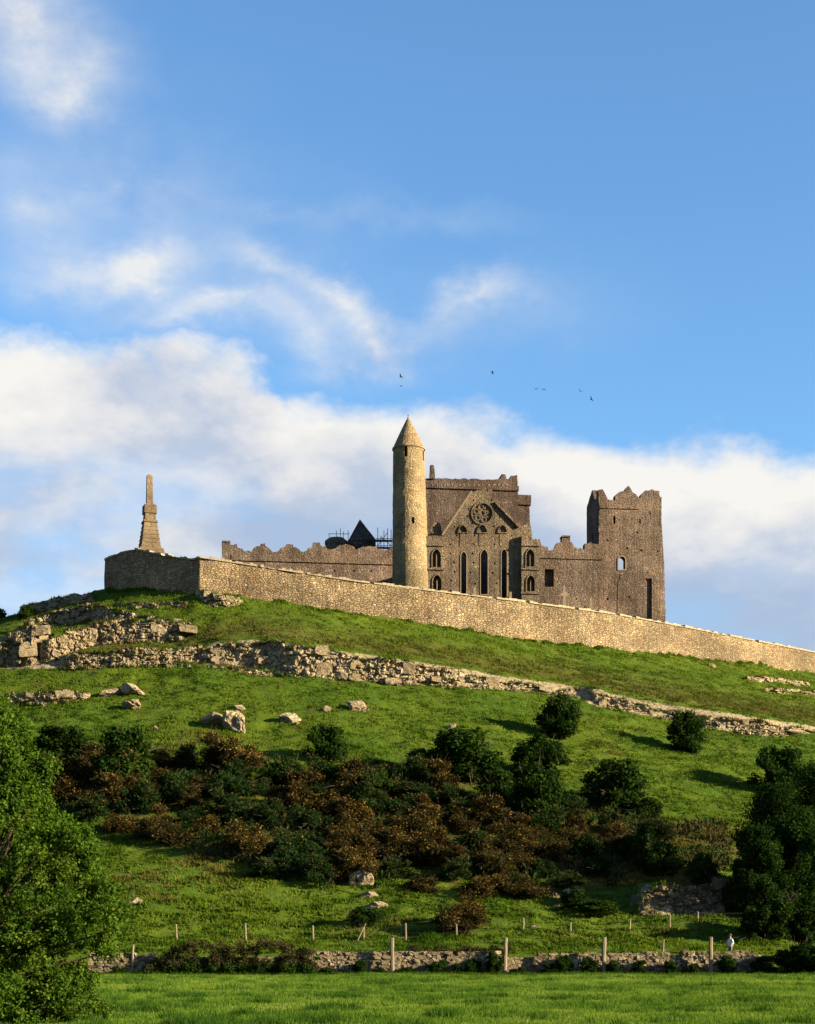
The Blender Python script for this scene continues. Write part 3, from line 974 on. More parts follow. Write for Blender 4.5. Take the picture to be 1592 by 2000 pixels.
def slab(outline, thick, to3d, holes=()):
    """outline with holes (poly, depth or None for an opening right through) -> verts, faces"""
    V2 = [Vector(p) for p in outline]
    E = [(i, (i + 1) % len(outline)) for i in range(len(outline))]
    for poly, d in holes:
        o = len(V2)
        V2 += [Vector(p) for p in poly]
        E += [(o + i, o + (i + 1) % len(poly)) for i in range(len(poly))]
    res = mgeo.delaunay_2d_cdt(V2, E, [], 0, 1e-4)
    ov, tris = res[0], res[2]
    cls = []
    for t in tris:
        c = sum((ov[i] for i in t), Vector((0, 0))) / len(t)
        if not in_poly(c, outline):
            cls.append(-1)
            continue
        k = 0
        for j, (poly, d) in enumerate(holes):
            if in_poly(c, poly):
                k = j + 1
                break
        cls.append(k)
    verts, faces, cache = [], [], {}

    def vid(i, dep):
        key = (i, round(dep, 4))
        if key not in cache:
            cache[key] = len(verts)
            verts.append(to3d(ov[i].x, ov[i].y, dep))
        return cache[key]

    def surf(k):                        # depth of the visible face of a class
        if k == 0:
            return 0.0
        if k < 0:
            return None
        return holes[k - 1][1]
    em = {}
    for ti, t in enumerate(tris):
        for a, b in zip(t, list(t[1:]) + [t[0]]):
            em.setdefault((min(a, b), max(a, b)), []).append((ti, a, b))
    for ti, t in enumerate(tris):
        s = surf(cls[ti])
        if s is None:
            continue
        faces.append(tuple(vid(i, s) for i in t))
        faces.append(tuple(vid(i, thick) for i in reversed(t)))
    for e, users in em.items():
        lv = []
        for ti, a, b in users:
            s = surf(cls[ti])
            lv.append((thick if s is None else s, a, b))
        if len(lv) == 1:
            lv.append((thick, lv[0][2], lv[0][1]))
        (s1, a, b), (s2, _, _) = lv[0], lv[1]
        if abs(s1 - s2) < 1e-6:
            continue
        if s1 < s2:
            faces.append((vid(b, s1), vid(a, s1), vid(a, s2), vid(b, s2)))
        else:
            faces.append((vid(a, s2), vid(b, s2), vid(b, s1), vid(a, s1)))
    return verts, faces


def front(v0):
    return lambda a, b, d: (a, v0 + d, b)


def fslab(name, root, pts, v0, thick, mat, holes=(), amp=0.08, step=0.45, seed=0, floor=True):
    """slab facing the camera side, its outline and holes given as picture positions"""
    o2 = [pl(px, py, v0) for px, py in pts]
    if amp:
        o2 = rough_outline(o2, step, amp, seed)
    h2 = [([pl(px, py, v0) for px, py in poly], d) for poly, d in holes]
    v, f = slab(o2, thick, front(v0), h2)
    return ob(name, mesh_py(name, v, f, mat), root)


def arch(cx, yt, yb, w, n=6, k=1.0):
    """pointed arch in picture positions; w is half the width"""
    r = w * (1 + k)
    rise = math.sqrt(r * r - (r - w) ** 2)
    ys = yt + rise
    pts = [(cx - w, yb), (cx + w, yb)]
    cxl = cx + w - r
    a1 = math.atan2(rise, (cx - cxl))
    for i in range(n + 1):
        a = a1 * i / n
        pts.append((cxl + r * math.cos(a), ys - r * math.sin(a)))
    for p in pts[2:-1][::-1]:
        pts.append((2 * cx - p[0], p[1]))
    return pts


def rect(x0, x1, y0, y1):
    return [(x0, y1), (x1, y1), (x1, y0), (x0, y0)]


def fbox(name, root, x0, x1, y0, y1, v0, v1, mat):
    u0, z0 = pl(x0, y1, v0)
    u1, z1 = pl(x1, y0, v0)
    v, f = box_vf(u0, u1, v0, v1, z0, z1)
    return ob(name, mesh_py(name, v, f, mat), root)


def frame_part(name, root, inner, grow, v0, thick, mat, cx, yb):
    """moulded surround round an opening"""
    ys = [p[1] for p in inner]
    cy = (min(ys) + max(ys)) / 2
    xs = [p[0] for p in inner]
    hw, hh = (max(xs) - min(xs)) / 2, (max(ys) - min(ys)) / 2
    outer = [(cx + (p[0] - cx) * (1 + grow / hw), cy + (p[1] - cy) * (1 + grow / hh)) for p in inner]
    inn = [(cx + (p[0] - cx) * (1 - 0.4 / hw), cy + (p[1] - cy) * (1 - 0.4 / hh)) for p in inner]
    v, f = slab([pl(*p, v0) for p in outer], thick, front(v0), [([pl(*p, v0) for p in inn], None)])
    return ob(name, mesh_py(name, v, f, mat), root)


# ------------------------------------------------------------------ ruined cathedral
cath = empty('ruined_cathedral', OC, ALPHA)
tag(cath, 'roofless stone cathedral with tall gabled transept and squat central tower', 'cathedral')
G = 1260          # picture row safely below the ground line behind the wall

# transept gable end
putlog = [(892, 1046), (926, 1063), (927, 1046), (966, 1063), (879, 1063), (879, 1081), (923, 1081), (966, 1100), (887, 1098), (925, 1099), (963, 1119), (919, 1118), (881, 1134), (880, 1153), (922, 1022), (1000, 1046),
          (915, 993), (913, 1008), (976, 1010), (925, 977), (960, 977), (888, 1029), (964, 1028), (1005, 1030), (928, 1140), (970, 1139), (888, 1116)]
lanc = [(906, 1077, 1160, 5.6), (946, 1073, 1161, 7.2), (985, 1072, 1172, 5.6)]
holes = [(rect(x - 1.5, x + 1.5, y - 1.6, y + 1.6), 0.5) for x, y in putlog]
holes += [(arch(cx, yt, yb, hw, 6, 0.9), None) for cx, yt, yb, hw in lanc]
blind = [(904, 1025, 1040, 8.5), (942, 1024, 1040, 9.5), (982, 1025, 1040, 8.5)]
holes += [(arch(cx, yt, yb, hw, 5, 0.8), 0.16) for cx, yt, yb, hw in blind]
rose = [(942.5 + 20 * math.cos(a), 1002.5 + 20.5 * math.sin(a)) for a in [2 * math.pi * i / 28 for i in range(28)]]
holes.append((rose, 0.22))
gable = [(866, G), (1022, G), (1022, 1040), (1013, 1028), (990, 1005), (969, 983), (962, 974), (962, 956), (956, 954), (952, 960), (947, 952), (939, 958), (932, 958), (927, 962), (921, 961), (866, 1045)]
fslab('transept_gable', cath, gable, 0.0, 1.3, M['castle_grey'], holes, 0.12, 0.45, 3)
for cx, yt, yb, hw in lanc:
    frame_part('lancet_surround', cath, arch(cx, yt, yb, hw, 6, 0.9), 1.2, -0.08, 0.35, M['dressed'], cx, yb)
for cx, yt, yb, hw in blind:
    frame_part('blind_arch_moulding', cath, arch(cx, yt, yb, hw, 5, 0.8), 1.4, -0.20, 0.30, M['castle_grey'], cx, yb)
    fbox('pilaster_strip', cath, cx - 6, cx + 5, 1042, 1066, -0.06, 0.3, M['castle_grey'])


def ring(cx, cy, r0, r1, v0, th, n=28):
    o2 = [pl(cx + r1 * math.cos(2 * math.pi * i / n), cy + r1 * math.sin(2 * math.pi * i / n), v0) for i in range(n)]
    h2 = [pl(cx + r0 * math.cos(2 * math.pi * i / n), cy + r0 * math.sin(2 * math.pi * i / n), v0) for i in range(n)]
    return slab(o2, th, front(v0), [(h2, None)])


v, f = ring(942.5, 1002.5, 19.4, 22.6, -0.16, 0.4)
rm = ob('rose_moulding', mesh_py('rose_moulding', v, f, M['castle_grey']), cath)
parts = [ring(942.5, 1002.5, 4.4, 6.6, 0.04, 0.3, 14)]
for k in range(6):
    a = k * math.pi / 3 + 0.3
    parts.append(ring(942.5 + 12.6 * math.cos(a), 1002.5 + 12.6 * math.sin(a), 3.8, 5.8, 0.06, 0.3, 12))
v, f = merge(parts)
ob('rose_tracery', mesh_py('rose_tracery', v, f, M['castle_grey']), rm)


def sloped(name, root, a, b, wid, v0, thick, mat):
    (xa, ya), (xb, yb) = a, b
    L = math.hypot(xb - xa, yb - ya)
    nx, ny = -(yb - ya) / L * wid / 2, (xb - xa) / L * wid / 2
    pts = [(xa + nx, ya + ny), (xb + nx, yb + ny), (xb - nx, yb - ny), (xa - nx, ya - ny)]
    o2 = [pl(*p, v0) for p in pts]
    v, f = slab(o2, thick, front(v0))
    return ob(name, mesh_py(name, v, f, mat), root)


sloped('gable_coping', cath, (864, 1045), (922, 959), 3.2, -0.22, 1.7, M['dressed'])
sloped('gable_coping', cath, (968, 980), (1015, 1029), 4.4, -0.42, 1.8, M['castle_grey'])

# side walls of the transept running back to the crossing
for px, nm in ((868, -1), (1046, 1)):
    u0, z1 = pl(px, 1050, 0.0)
    vv, ff = box_vf(u0 - (1.2 if nm > 0 else -0.2), u0 + (0 if nm > 0 else 1.2), 1.31, 18.4, 0, z1 - 0.4)
    ob('transept_side_wall', mesh_py('transept_side_wall', vv, ff, M['castle_grey']), cath)

# projecting angle turrets on both sides of the gable, each with stacked two-light windows and string courses
def turret(x0, x1, ytop, wins, pts=None, v0=-0.85, seed=5):
    poly = pts or [(x0, G), (x1, G), (x1, ytop + 4), (x1 - 4, ytop), (x0, ytop)]
    hs = []
    for cx, yt, yb, hw in wins:
        hs.append((arch(cx, yt, yb, hw, 5, 0.8), 0.8))
    t = fslab('angle_turret', cath, poly, v0, 2.0, M['castle_grey'], hs, 0.06, 0.5, seed)
    for cx, yt, yb, hw in wins:
        wd = fbox('window_mullion', t, cx - 1.0, cx + 1.0, yt + 10, yb, v0 + 0.12, v0 + 0.4, M['dressed'])
        hood = arch(cx, yt - 1, yt + hw * 1.9, hw + 1.2, 5, 0.8)
        inn = arch(cx, yt + 1.5, yt + hw * 1.9, hw - 0.8, 5, 0.8)
        frame_part('window_hood', t, arch(cx, yt, yb, hw, 5, 0.8), 1.6, v0 - 0.14, 0.3, M['castle_grey'], cx, yb)
    for y in (1064.5, 1111, 1158):
        fbox('string_course', t, x0 - 1, x1 + 1.5, y - 1.1, y + 1.1, v0 - 0.22, v0 + 0.2, M['castle_grey'])
    return t


turret(1019, 1053, 1055, [(1036, 1072, 1107, 8), (1037, 1123, 1155, 8)], [(1019, G), (1054, G), (1053, 1072), (1048, 1064), (1049, 1056), (1041, 1052), (1034, 1056), (1028, 1048), (1022, 1044), (1019, 1047)], -0.85, 5)
turret(832, 867, 1046, [(853, 1072, 1108, 8.5), (854, 1122, 1155, 8.5)], None, -0.5, 6)
# broken aisle wall above the left turret
fslab('broken_wall', cath, [(838, 1060), (870, 1060), (866, 1044), (863, 1040), (861, 1025), (856, 1020), (848, 1021), (843, 1030), (838, 1043)], 0.9, 0.9, M['castle_grey'],
      [([(842, 1042), (849, 1042), (848, 1029), (846, 1028)], None)], 0.05, 0.4, 9)

# crossing tower behind the gable
kt = fslab('crossing_tower', cath, [(806, G), (1016, G), (1014, 1030), (1010, 927), (998, 929), (995, 935), (989, 935), (987, 927), (980, 926), (978, 936), (940, 936), (900, 935), (832, 934), (806, 934)], 18.1, 11.0, M['keep'], (), 0.14, 0.42, 12)
fslab('pinnacle_stump', cath, [(840, 935), (850, 935), (849, 918), (847, 908), (841, 908)], 17.8, 1.0, M['keep'], (), 0.04, 0.3, 13)
fbox('parapet_string', kt, 806, 1013.5, 949, 951.5, 17.82, 18.4, M['keep'])
r_ = random.Random(4)
for i in range(16):
    x = 846 + i * 9.6 + r_.uniform(-3, 3)
    fbox('weep_stone', kt, x, x + r_.uniform(1.6, 4.2), 946.2 + r_.uniform(-1, 0.6), 948.6, 17.76, 18.3, M['dressed'])
# stair turret on the far corner
st = fslab('stair_turret', cath, [(1010, G), (1039, G), (1037, 1060), (1034, 986), (1010, 986)], 20.1, 5.0, M['keep'], (), 0.04, 0.5, 14)
fbox('turret_cap', st, 1009, 1037.5, 967, 985, 19.8, 25.4, M['keep'])
fslab('broken_wall', cath, [(1016, 1075), (1040, 1075), (1039, 1040), (1036, 1024), (1030, 1020), (1024, 1026), (1016, 1030)], 6.0, 1.2, M['castle_grey'], (), 0.12, 0.4, 15)

# nave wall to the right
nave = [(1046, G), (1180, G), (1180, 1062), (1153.8, 1060), (1142.7, 1061), (1142, 1072), (1128, 1071), (1114, 1058), (1113, 1047.4), (1099, 1047.4), (1098, 1057), (1088, 1060), (1082, 1074), (1071.6, 1076), (1070.5, 1068.7), (1058, 1064.5), (1054.5, 1052.7), (1046, 1052)]
fslab('nave_wall', cath, nave, 4.0, 1.4, M['castle'], [(rect(1064, 1082, 1111.5, 1146), 1.1), (rect(1146, 1148, 1148, 1151), 0.4), (rect(1090, 1092, 1100, 1102), 0.4), (rect(1125, 1127, 1168, 1171), 0.4)], 0.17, 0.38, 16)
fbox('nave_string_course', cath, 1050, 1178, 1087, 1089.5, 3.80, 4.3, M['castle'])
for cx, wv in ((1106, 6.5),):
    fbox('merlon_cap', cath, cx - wv - 1.5, cx + wv + 1.5, 1046, 1048.6, 3.82, 5.6, M['castle'])

# choir wall to the left, with stepped battlements
choir = [(435, G), (800, G), (800, 1068), (767, 1069), (752, 1074), (742, 1073), (734, 1066.7), (709, 1068), (696, 1073), (690, 1068), (680, 1063), (664, 1065), (652, 1073), (640, 1073), (636, 1067), (626, 1065.4), (625, 1059), (611.6, 1059), (611, 1066.7), (602, 1070.5), (599, 1077), (587, 1076.7),
         (583.4, 1071.7), (573, 1068), (573, 1064), (558.8, 1063.7), (558, 1068), (548, 1070.5), (544.5, 1076.7), (533, 1078), (528, 1071.7), (518, 1066), (518, 1061.7), (508.5, 1061.7), (508, 1066.7), (495.5, 1069), (491, 1076.7), (477, 1076), (474, 1073), (464, 1069), (463, 1063), (450, 1064), (449, 1064), (435, 1064)]
fslab('choir_wall', cath, choir, 18.0, 1.4, M['castle'], [(rect(652, 655, 1113, 1117), 0.4), (rect(690, 693, 1113, 1117), 0.4), (rect(724, 727, 1113, 1117), 0.4), (rect(557, 559, 1100, 1102), 0.4)], 0.13, 0.38, 17)
fbox('choir_string_course', cath, 452, 797, 1091.5, 1094, 17.78, 18.3, M['castle'])
ct_ = fslab('corner_turret', cath, [(434, G), (449.5, G), (449.5, 1057), (434, 1057)], 17.2, 3.0, M['castle'], (), 0.03, 0.5, 18)
fbox('turret_cap', ct_, 433.5, 450.2, 1056, 1058.8, 17.05, 20.4, M['castle'])

# ------------------------------------------------------------------ tower house at the west end
tw = empty('tower_house', (OC + UH * pl(1232, 1100, 4.4)[0] + VH * 4.4), ALPHA)
tag(tw, 'tall ruined square tower with broken top at the right end of the cathedral', 'tower')


def to_tw(o):
    o.parent = tw
    du = pl(1232, 1100, 4.4)[0]
    o.location = (-du, -4.4, 0)
    return o


whole = [(1170.5, G), (1302.5, G), (1300, 1214), (1295.8, 1092), (1291.5, 1032), (1288.8, 985), (1288.3, 960), (1280, 957), (1273.4, 956.6), (1266, 959), (1260.6, 957.7), (1253, 964), (1248.8, 972), (1243, 968), (1237, 962), (1232, 955), (1227.5, 948), (1220, 956.6), (1212.5, 957.7), (1203, 967), (1201.8, 975.8), (1188, 974.8), (1183, 966), (1177, 957), (1170, 956.6)]
arched = [(1208, 1112.5), (1222, 1112.5), (1222, 1092), (1219.5, 1088), (1215, 1086), (1210.5, 1088), (1208, 1092)]
wh = [(rect(1197.8, 1202.4, 1008, 1023), None), (rect(1248.8, 1251.8, 1013, 1023), None), (arched, None), (rect(1261.6, 1273.4, 1130, 1209), 0.34), ([(1202, 1196), (1206, 1196), (1207, 1140), (1213, 1122), (1208, 1122), (1203, 1145)], 0.06)]
wh += [(rect(x - 1.7, x + 1.7, y - 2, y + 2), 0.5) for x, y in ((1187, 1055), (1225, 1071), (1229.6, 1166), (1187, 1170), (1253, 1075), (1285, 1077), (1202, 1196.5), (1245, 1040), (1270, 1003))]
wf = to_tw(fslab('front_wall', tw, whole, 4.4, 1.5, M['castle'], wh, 0.20, 0.38, 21))
back_h = [([(1196, 1026), (1205, 1026), (1205, 1003), (1196, 1003)], None), ([(1247, 1026), (1254, 1026), (1254, 1008), (1247, 1008)], None), ([(1205, 1118), (1226, 1118), (1226, 1080), (1205, 1080)], None)]
to_tw(fslab('rear_wall', tw, [(1158, G), (1300, G), (1297, 1092), (1290, 985), (1270, 972), (1240, 980), (1215, 990), (1190, 984), (1158, 990)], 13.4, 1.4, M['castle'], back_h, 0.1, 0.5, 22))
uL = pl(1170.7, 1100, 4.4)[0]
zf = pl(1170, 958, 4.4)[1]
zb = pl(1154, 990, 13.0)[1]
so = rough_outline([(5.92, 0.0), (13.38, 0.0), (13.38, zb), (12.0, zb + 0.6), (9.5, zb + 1.8), (7.6, zf - 0.7), (5.92, zf - 0.3)], 0.5, 0.12, 23)
vv, ff = slab(so, 1.3, lambda a, b, d: (uL + 0.03 + d, a, b), [([(8.6, pl(1170, 1052, 8)[1]), (9.4, pl(1170, 1052, 8)[1]), (9.4, pl(1170, 1040, 8)[1]), (8.6, pl(1170, 1040, 8)[1])], None)])
to_tw(ob('side_wall', mesh_py('side_wall', vv, ff, M['castle']), tw))
uR = pl(1296, 1100, 4.4)[0]
vv, ff = slab(rough_outline([(5.92, 0.0), (13.38, 0.0), (13.38, zb), (9.0, zf - 1.2), (5.92, zf - 0.3)], 0.5, 0.12, 24), 1.3, lambda a, b, d: (uR - 1.2 + d, a, b))
to_tw(ob('side_wall', mesh_py('side_wall', vv, ff, M['castle']), tw))
to_tw(fbox('corbel_course', tw, 1171.5, 1249, 990, 992, 4.24, 4.7, M['castle']))
w_ = frame_part('window_surround', tw, arched, 1.6, 4.30, 0.35, M['dressed'], 1215, 1112)
to_tw(w_)

# ------------------------------------------------------------------ chapel roof behind the choir and its scaffold
ch = empty('stone_chapel', OC + UH * pl(700, 1100, 27)[0] + VH * 27, ALPHA)
tag(ch, 'dark steep pointed stone roof and squat turret rising behind the choir battlements', 'chapel')
du_c = pl(700, 1100, 27)[0]


def to_ch(o, p=None):
    o.location = (-du_c, -27, 0)
    o.parent = p or ch
    return o


ua, za = pl(703, 1014, 29.5)
ul, zl_ = pl(681, 1054, 27)
ur, zr_ = pl(735.5, 1056, 27)
rv = []
rf = []
nl = 9
for k in range(nl + 1):
    f_ = k / nl
    for (uu, vv_) in ((ul, 27.0), (ur, 27.0), (ur, 32.0), (ul, 32.0)):
        rv.append((uu + (ua - uu) * f_, vv_ + (29.5 - vv_) * f_, zl_ + (za - zl_) * f_))
for k in range(nl):
    for q in range(4):
        a, b = k * 4 + q, k * 4 + (q + 1) % 4
        rf.append((a, b, b + 4, a + 4))
rf.append((0, 3, 2, 1))
to_ch(ob('pointed_roof', mesh_py('pointed_roof', rv, rf, M['slate']), ch))
to_ch(fbox('wall', ch, 683, 734, 1054.2, 1110, 27.1, 31.9, M['slate']))
# squat octagonal turret
uc0, _ = pl(659, 1046, 27)
zt0, zt1 = 0.0, pl(659, 1049, 27)[1]
rr = pl(681, 1050, 27)[0] - uc0
tv, tf = tube([(uc0, 29, 0), (uc0, 29, zt1 - 0.9), (uc0, 29, zt1 - 0.85), (uc0, 29, zt1 - 0.2), (uc0, 29, zt1 + 0.25)], [rr, rr, rr * 1.05, rr * 1.03, rr * 0.72], 8)
to_ch(ob('octagonal_turret', mesh_py('octagonal_turret', tv, tf, M['castle_grey']), ch))

sc = empty('scaffold', OC + UH * pl(750, 1100, 24)[0] + VH * 24, ALPHA)
tag(sc, 'thin steel scaffolding between the pointed chapel roof and the round tower', 'scaffold')
du_s = pl(750, 1100, 24)[0]


def scaf(a, b, nm, v0=24.0):
    (xa, ya), (xb, yb) = a, b
    p, q = pl(xa, ya, v0), pl(xb, yb, v0)
    vv, ff = tube([(p[0] - du_s, v0 - 24, p[1]), (q[0] - du_s, v0 - 24, q[1])], 0.055, 6)
    ob(nm, mesh_py(nm, vv, ff, M['steel']), sc)


for x, t in ((738, 1030), (744, 1046), (750, 1036), (757, 1032), (764, 1034)):
    for dv in (0.0, 1.6):
        scaf((x, t + dv * 4), (x, 1150), 'pole', 24.0 + dv)
for y in (1052, 1058, 1066):
    for dv in (0.0, 1.6):
        scaf((734, y), (768, y), 'ledger', 24.0 + dv)
scaf((738, 1066), (757, 1040), 'brace')
scaf((764, 1066), (744, 1048), 'brace')
for y in (1053.5, 1067.5):
    p, q = pl(735, y, 24.0), pl(767, y, 24.0)
    vv, ff = box_vf(p[0] - du_s, q[0] - du_s, 0.15, 1.45, p[1] - 0.03, p[1] + 0.03)
    ob('deck_board', mesh_py('deck_board', vv, ff, M['wood']), sc)
sc2 = empty('scaffold', OC + UH * pl(664, 1100, 26)[0] + VH * 26, ALPHA)
tag(sc2, 'short scaffold poles standing round the squat chapel turret', 'scaffold')
d2 = pl(664, 1100, 26)[0]
for i, (x, t) in enumerate(((643, 1044), (657, 1036), (665, 1032), (671, 1038), (680, 1036))):
    p = pl(x, t, 26)
    vv, ff = tube([(p[0] - d2, 0, 0), (p[0] - d2, 0, p[1])], 0.05, 6)
    ob('pole', mesh_py('pole', vv, ff, M['steel']), sc2)
p, q = pl(641, 1043, 26), pl(683, 1043, 26)
vv, ff = tube([(p[0] - d2, -0.08, p[1]), (q[0] - d2, -0.08, q[1])], 0.05, 6)
ob('ledger', mesh_py('ledger', vv, ff, M['steel']), sc2)

# ------------------------------------------------------------------ round tower
vr = 0.9
ub, _ = pl(802.5, 1160, vr)
ut, _ = pl(798.2, 878, vr)
z_e = pl(798, 879, vr)[1]
z_a = pl(798, 815, vr)[1]
r_t = (pl(828.4, 879, vr)[0] - pl(768.2, 879, vr)[0]) / 2
r_b = (pl(838.5, 1150, vr)[0] - pl(766.0, 1150, vr)[0]) / 2
rt = empty('round_tower', OC + UH * ub + VH * vr, ALPHA)
tag(rt, 'slender pale round tower with conical stone cap beside the transept', 'tower')
z_vis = pl(800, 1150, vr)[1]
rb0 = r_b + (r_b - r_t) * z_vis / (z_e - z_vis)
lean = (ut - ub) / (z_e - z_vis)
nseg, nring = 48, 44
TV, TF = [], []
win = [(-17, 881, 900, 3.0), (61, 883, 903, 3.0), (4, 1018, 1031, 2.4), (150, 883, 902, 3.0), (-110, 883, 902, 3.0)]


def tz(py):
    return pl(800, py, vr)[1]


def tri(z):
    return rb0 + (r_t - rb0) * z / z_e


def tcen(z):
    return lean * (z - z_vis)


Zs = sorted(set([0.0] + [z_e * k / nring for k in range(1, nring + 1)] + [tz(wd[1]) for wd in win] + [tz(wd[2]) for wd in win]))
Zs = [z for i, z in enumerate(Zs) if i == 0 or z - Zs[i - 1] > 0.02]
As = sorted(set([360.0 * k / nseg - 180 for k in range(nseg)] + [wd[0] + s * wd[3] / (12.9 * r_t) * 57.3 for wd in win for s in (-1, 1)]))
rr_ = np.random.default_rng(5)
for z in Zs:
    for a in As:
        rad = tri(z) + 0.035 * float(fbm(a / 9.0, z * 2.0, 0, 77, 2))
        TV.append((tcen(z) + rad * math.sin(R(a)), -rad * math.cos(R(a)), z))
na = len(As)


def inwin(a, z):
    for wd in win:
        ha = wd[3] / (12.9 * r_t) * 57.3
        if abs(a - wd[0]) < ha + 1e-6 and tz(wd[2]) - 1e-6 < z < tz(wd[1]) + 1e-6:
            return True
    return False


for i in range(len(Zs) - 1):
    for k in range(na):
        a0, a1 = As[k], As[(k + 1) % na] + (360 if k == na - 1 else 0)
        if inwin((a0 + a1) / 2, (Zs[i] + Zs[i + 1]) / 2):
            # opening: reveal going 0.7 m into the drum, closed by the dark inside of the shaft
            q = [i * na + k, i * na + (k + 1) % na, (i + 1) * na + (k + 1) % na, (i + 1) * na + k]
            b0 = len(TV)
            for j in q:
                x, y, z = TV[j]
                c = tcen(z)
                s = 1 - 0.9 / tri(z)
                TV.append((c + (x - c) * s, y * s, z))
            for e in range(4):
                TF.append((q[e], q[(e + 1) % 4], b0 + (e + 1) % 4, b0 + e))
            TF.append((b0, b0 + 1, b0 + 2, b0 + 3))
        else:
            TF.append((i * na + k, i * na + (k + 1) % na, (i + 1) * na + (k + 1) % na, (i + 1) * na + k))
ob('drum', mesh_py('drum', TV, TF, M['round'], False), rt)
# stepped stone courses of the cap
cv, cf = [], []
prof = [(r_t - 0.2, z_e - 0.05), (r_t + 0.16, z_e - 0.02), (r_t + 0.14, z_e + 0.22)]
nc = 15
for k in range(nc):
    f_ = k / nc
    rad = r_t * (1 - f_) ** 0.92 + 0.05
    z0_ = z_e + 0.22 + (z_a - z_e - 0.3) * f_
    z1_ = z_e + 0.22 + (z_a - z_e - 0.3) * (k + 0.92) / nc
    prof += [(rad, z0_), (max(rad - (r_t / nc) * 0.78, 0.05), z1_)]
prof += [(0.09, z_a), (0.02, z_a + 0.02)]
for rad, z in prof:
    for k in range(36):
        a = 2 * math.pi * k / 36
        cv.append((tcen(z) + rad * math.sin(a), -rad * math.cos(a), z))
for i in range(len(prof) - 1):
    for k in range(36):
        cf.append((i * 36 + k, i * 36 + (k + 1) % 36, (i + 1) * 36 + (k + 1) % 36, (i + 1) * 36 + k))
cap = ob('conical_cap', mesh_py('conical_cap', cv, cf, M['round']), rt)
cx_ = tcen(z_a)
vv, ff = merge([tube([(cx_, 0, z_a - 0.1), (cx_, 0, z_a + 0.5)], [0.07, 0.03], 6), box_vf(cx_ - 0.16, cx_ + 0.16, -0.03, 0.03, z_a + 0.28, z_a + 0.33)])
ob('finial', mesh_py('finial', vv, ff, M['steel']), cap)

# ------------------------------------------------------------------ enclosure wall round the hilltop
ew = empty('enclosure_wall', P(690, 1196, 200))
tag(ew, 'long rubble stone wall running along the brow of the hill below the cathedral', 'wall', kind='thing')


def wall_run(pxs, name, thick=0.8, seed=1, mat=None):
    r = np.random.default_rng(seed)
    st_ = []
    for px in pxs:
        Y = float(curve(td_c, px))
        X = (px - CX) / F * Y
        zt = ZC + (HY - float(curve(wt_c, px))) / F * Y
        zb_ = ZC + (HY - float(curve(tb_c, px))) / F * Y - 1.2
        st_.append((X, Y, zb_, zt))
    n = len(st_)
    V, Fc = [], []
    rows = 7
    nrm = []
    for i in range(n):
        a, b = st_[max(i - 1, 0)], st_[min(i + 1, n - 1)]
        d = Vector((b[0] - a[0], b[1] - a[1], 0)).normalized()
        nrm.append(Vector((d.y, -d.x, 0)))
    for i, (X, Y, zb_, zt) in enumerate(st_):
        zt2 = zt - 0.06 + 0.07 * float(vnoise(X * 1.3, Y * 0.7, 0, 3))
        for k in range(rows + 1):
            z = zb_ + (zt2 - zb_) * k / rows
            off = nrm[i] * ((1 - k / rows) * 0.22 + 0.13 * float(fbm(X * 0.5, Y * 0.5, z * 0.7, 4, 3)))
            V.append((X + off.x - ew.location.x, Y + off.y - ew.location.y, z - ew.location.z))
        V.append((X - nrm[i].x * thick - ew.location.x, Y - nrm[i].y * thick - ew.location.y, zt2 - ew.location.z))
        V.append((X - nrm[i].x * thick - ew.location.x, Y - nrm[i].y * thick - ew.location.y, zb_ - ew.location.z))
    m = rows + 3
    for i in range(n - 1):
        for k in range(m - 1):
            Fc.append((i * m + k, (i + 1) * m + k, (i + 1) * m + k + 1, i * m + k + 1))
    Fc.append(tuple(range(m - 1, -1, -1)))
    Fc.append(tuple((n - 1) * m + k for k in range(m)))
    sec = ob(name, mesh_py(name, V, Fc, mat or M['encl'], False), ew)
    # coping stones, each a piece of its own
    for i in range(n - 1):
        A, B = st_[i], st_[i + 1]
        if r.random() < 0.05:
            continue
        p0 = Vector((A[0], A[1], A[3])) - ew.location
        p1 = Vector((B[0], B[1], B[3])) - ew.location
        mid = (p0 + p1) / 2
        n0 = nrm[i]
        h = r.uniform(0.10, 0.30)
        dz = r.uniform(-0.06, 0.08)
        g = (p1 - p0) * 0.02
        V = []
        for p in (p0 + g, p1 - g):
            e = r.uniform(-0.03, 0.03)
            for q_, zz in ((0.14, -0.1), (0.14, h + dz - 0.1 + e), (-thick - 0.08, h + dz - 0.1 + e), (-thick - 0.08, -0.1)):
                q = p + n0 * q_ - mid
                V.append((q.x, q.y, q.z + zz))
        Fc = [(0, 1, 2, 3), (7, 6, 5, 4), (0, 4, 5, 1), (1, 5, 6, 2), (2, 6, 7, 3), (3, 7, 4, 0)]
        ob('coping_stone', mesh_py('coping_stone', V, Fc, M['coping']), sec, mid)
    return sec


s1 = wall_run(np.linspace(205, 390, 26), 'wall_section', seed=1)
s1['label'] = 'shaded wall section wrapping round the monument'
wall_run(np.linspace(390.01, 690, 44), 'wall_section', seed=2)
wall_run(np.linspace(690.01, 1720, 130), 'wall_section', seed=3)

# ------------------------------------------------------------------ monument
mY = 209.0
mp = P(292, 1092, mY)
mz = gz(mp.x, mY)
mo = empty('monument_cross', (mp.x, mY, mz), R(20))
tag(mo, 'tapering stone monument with a thin broken shaft on the walled mound at left', 'monument')
mpp = mY / F


def mz_of(py):
    return ZC + (HY - py) * mpp - mz


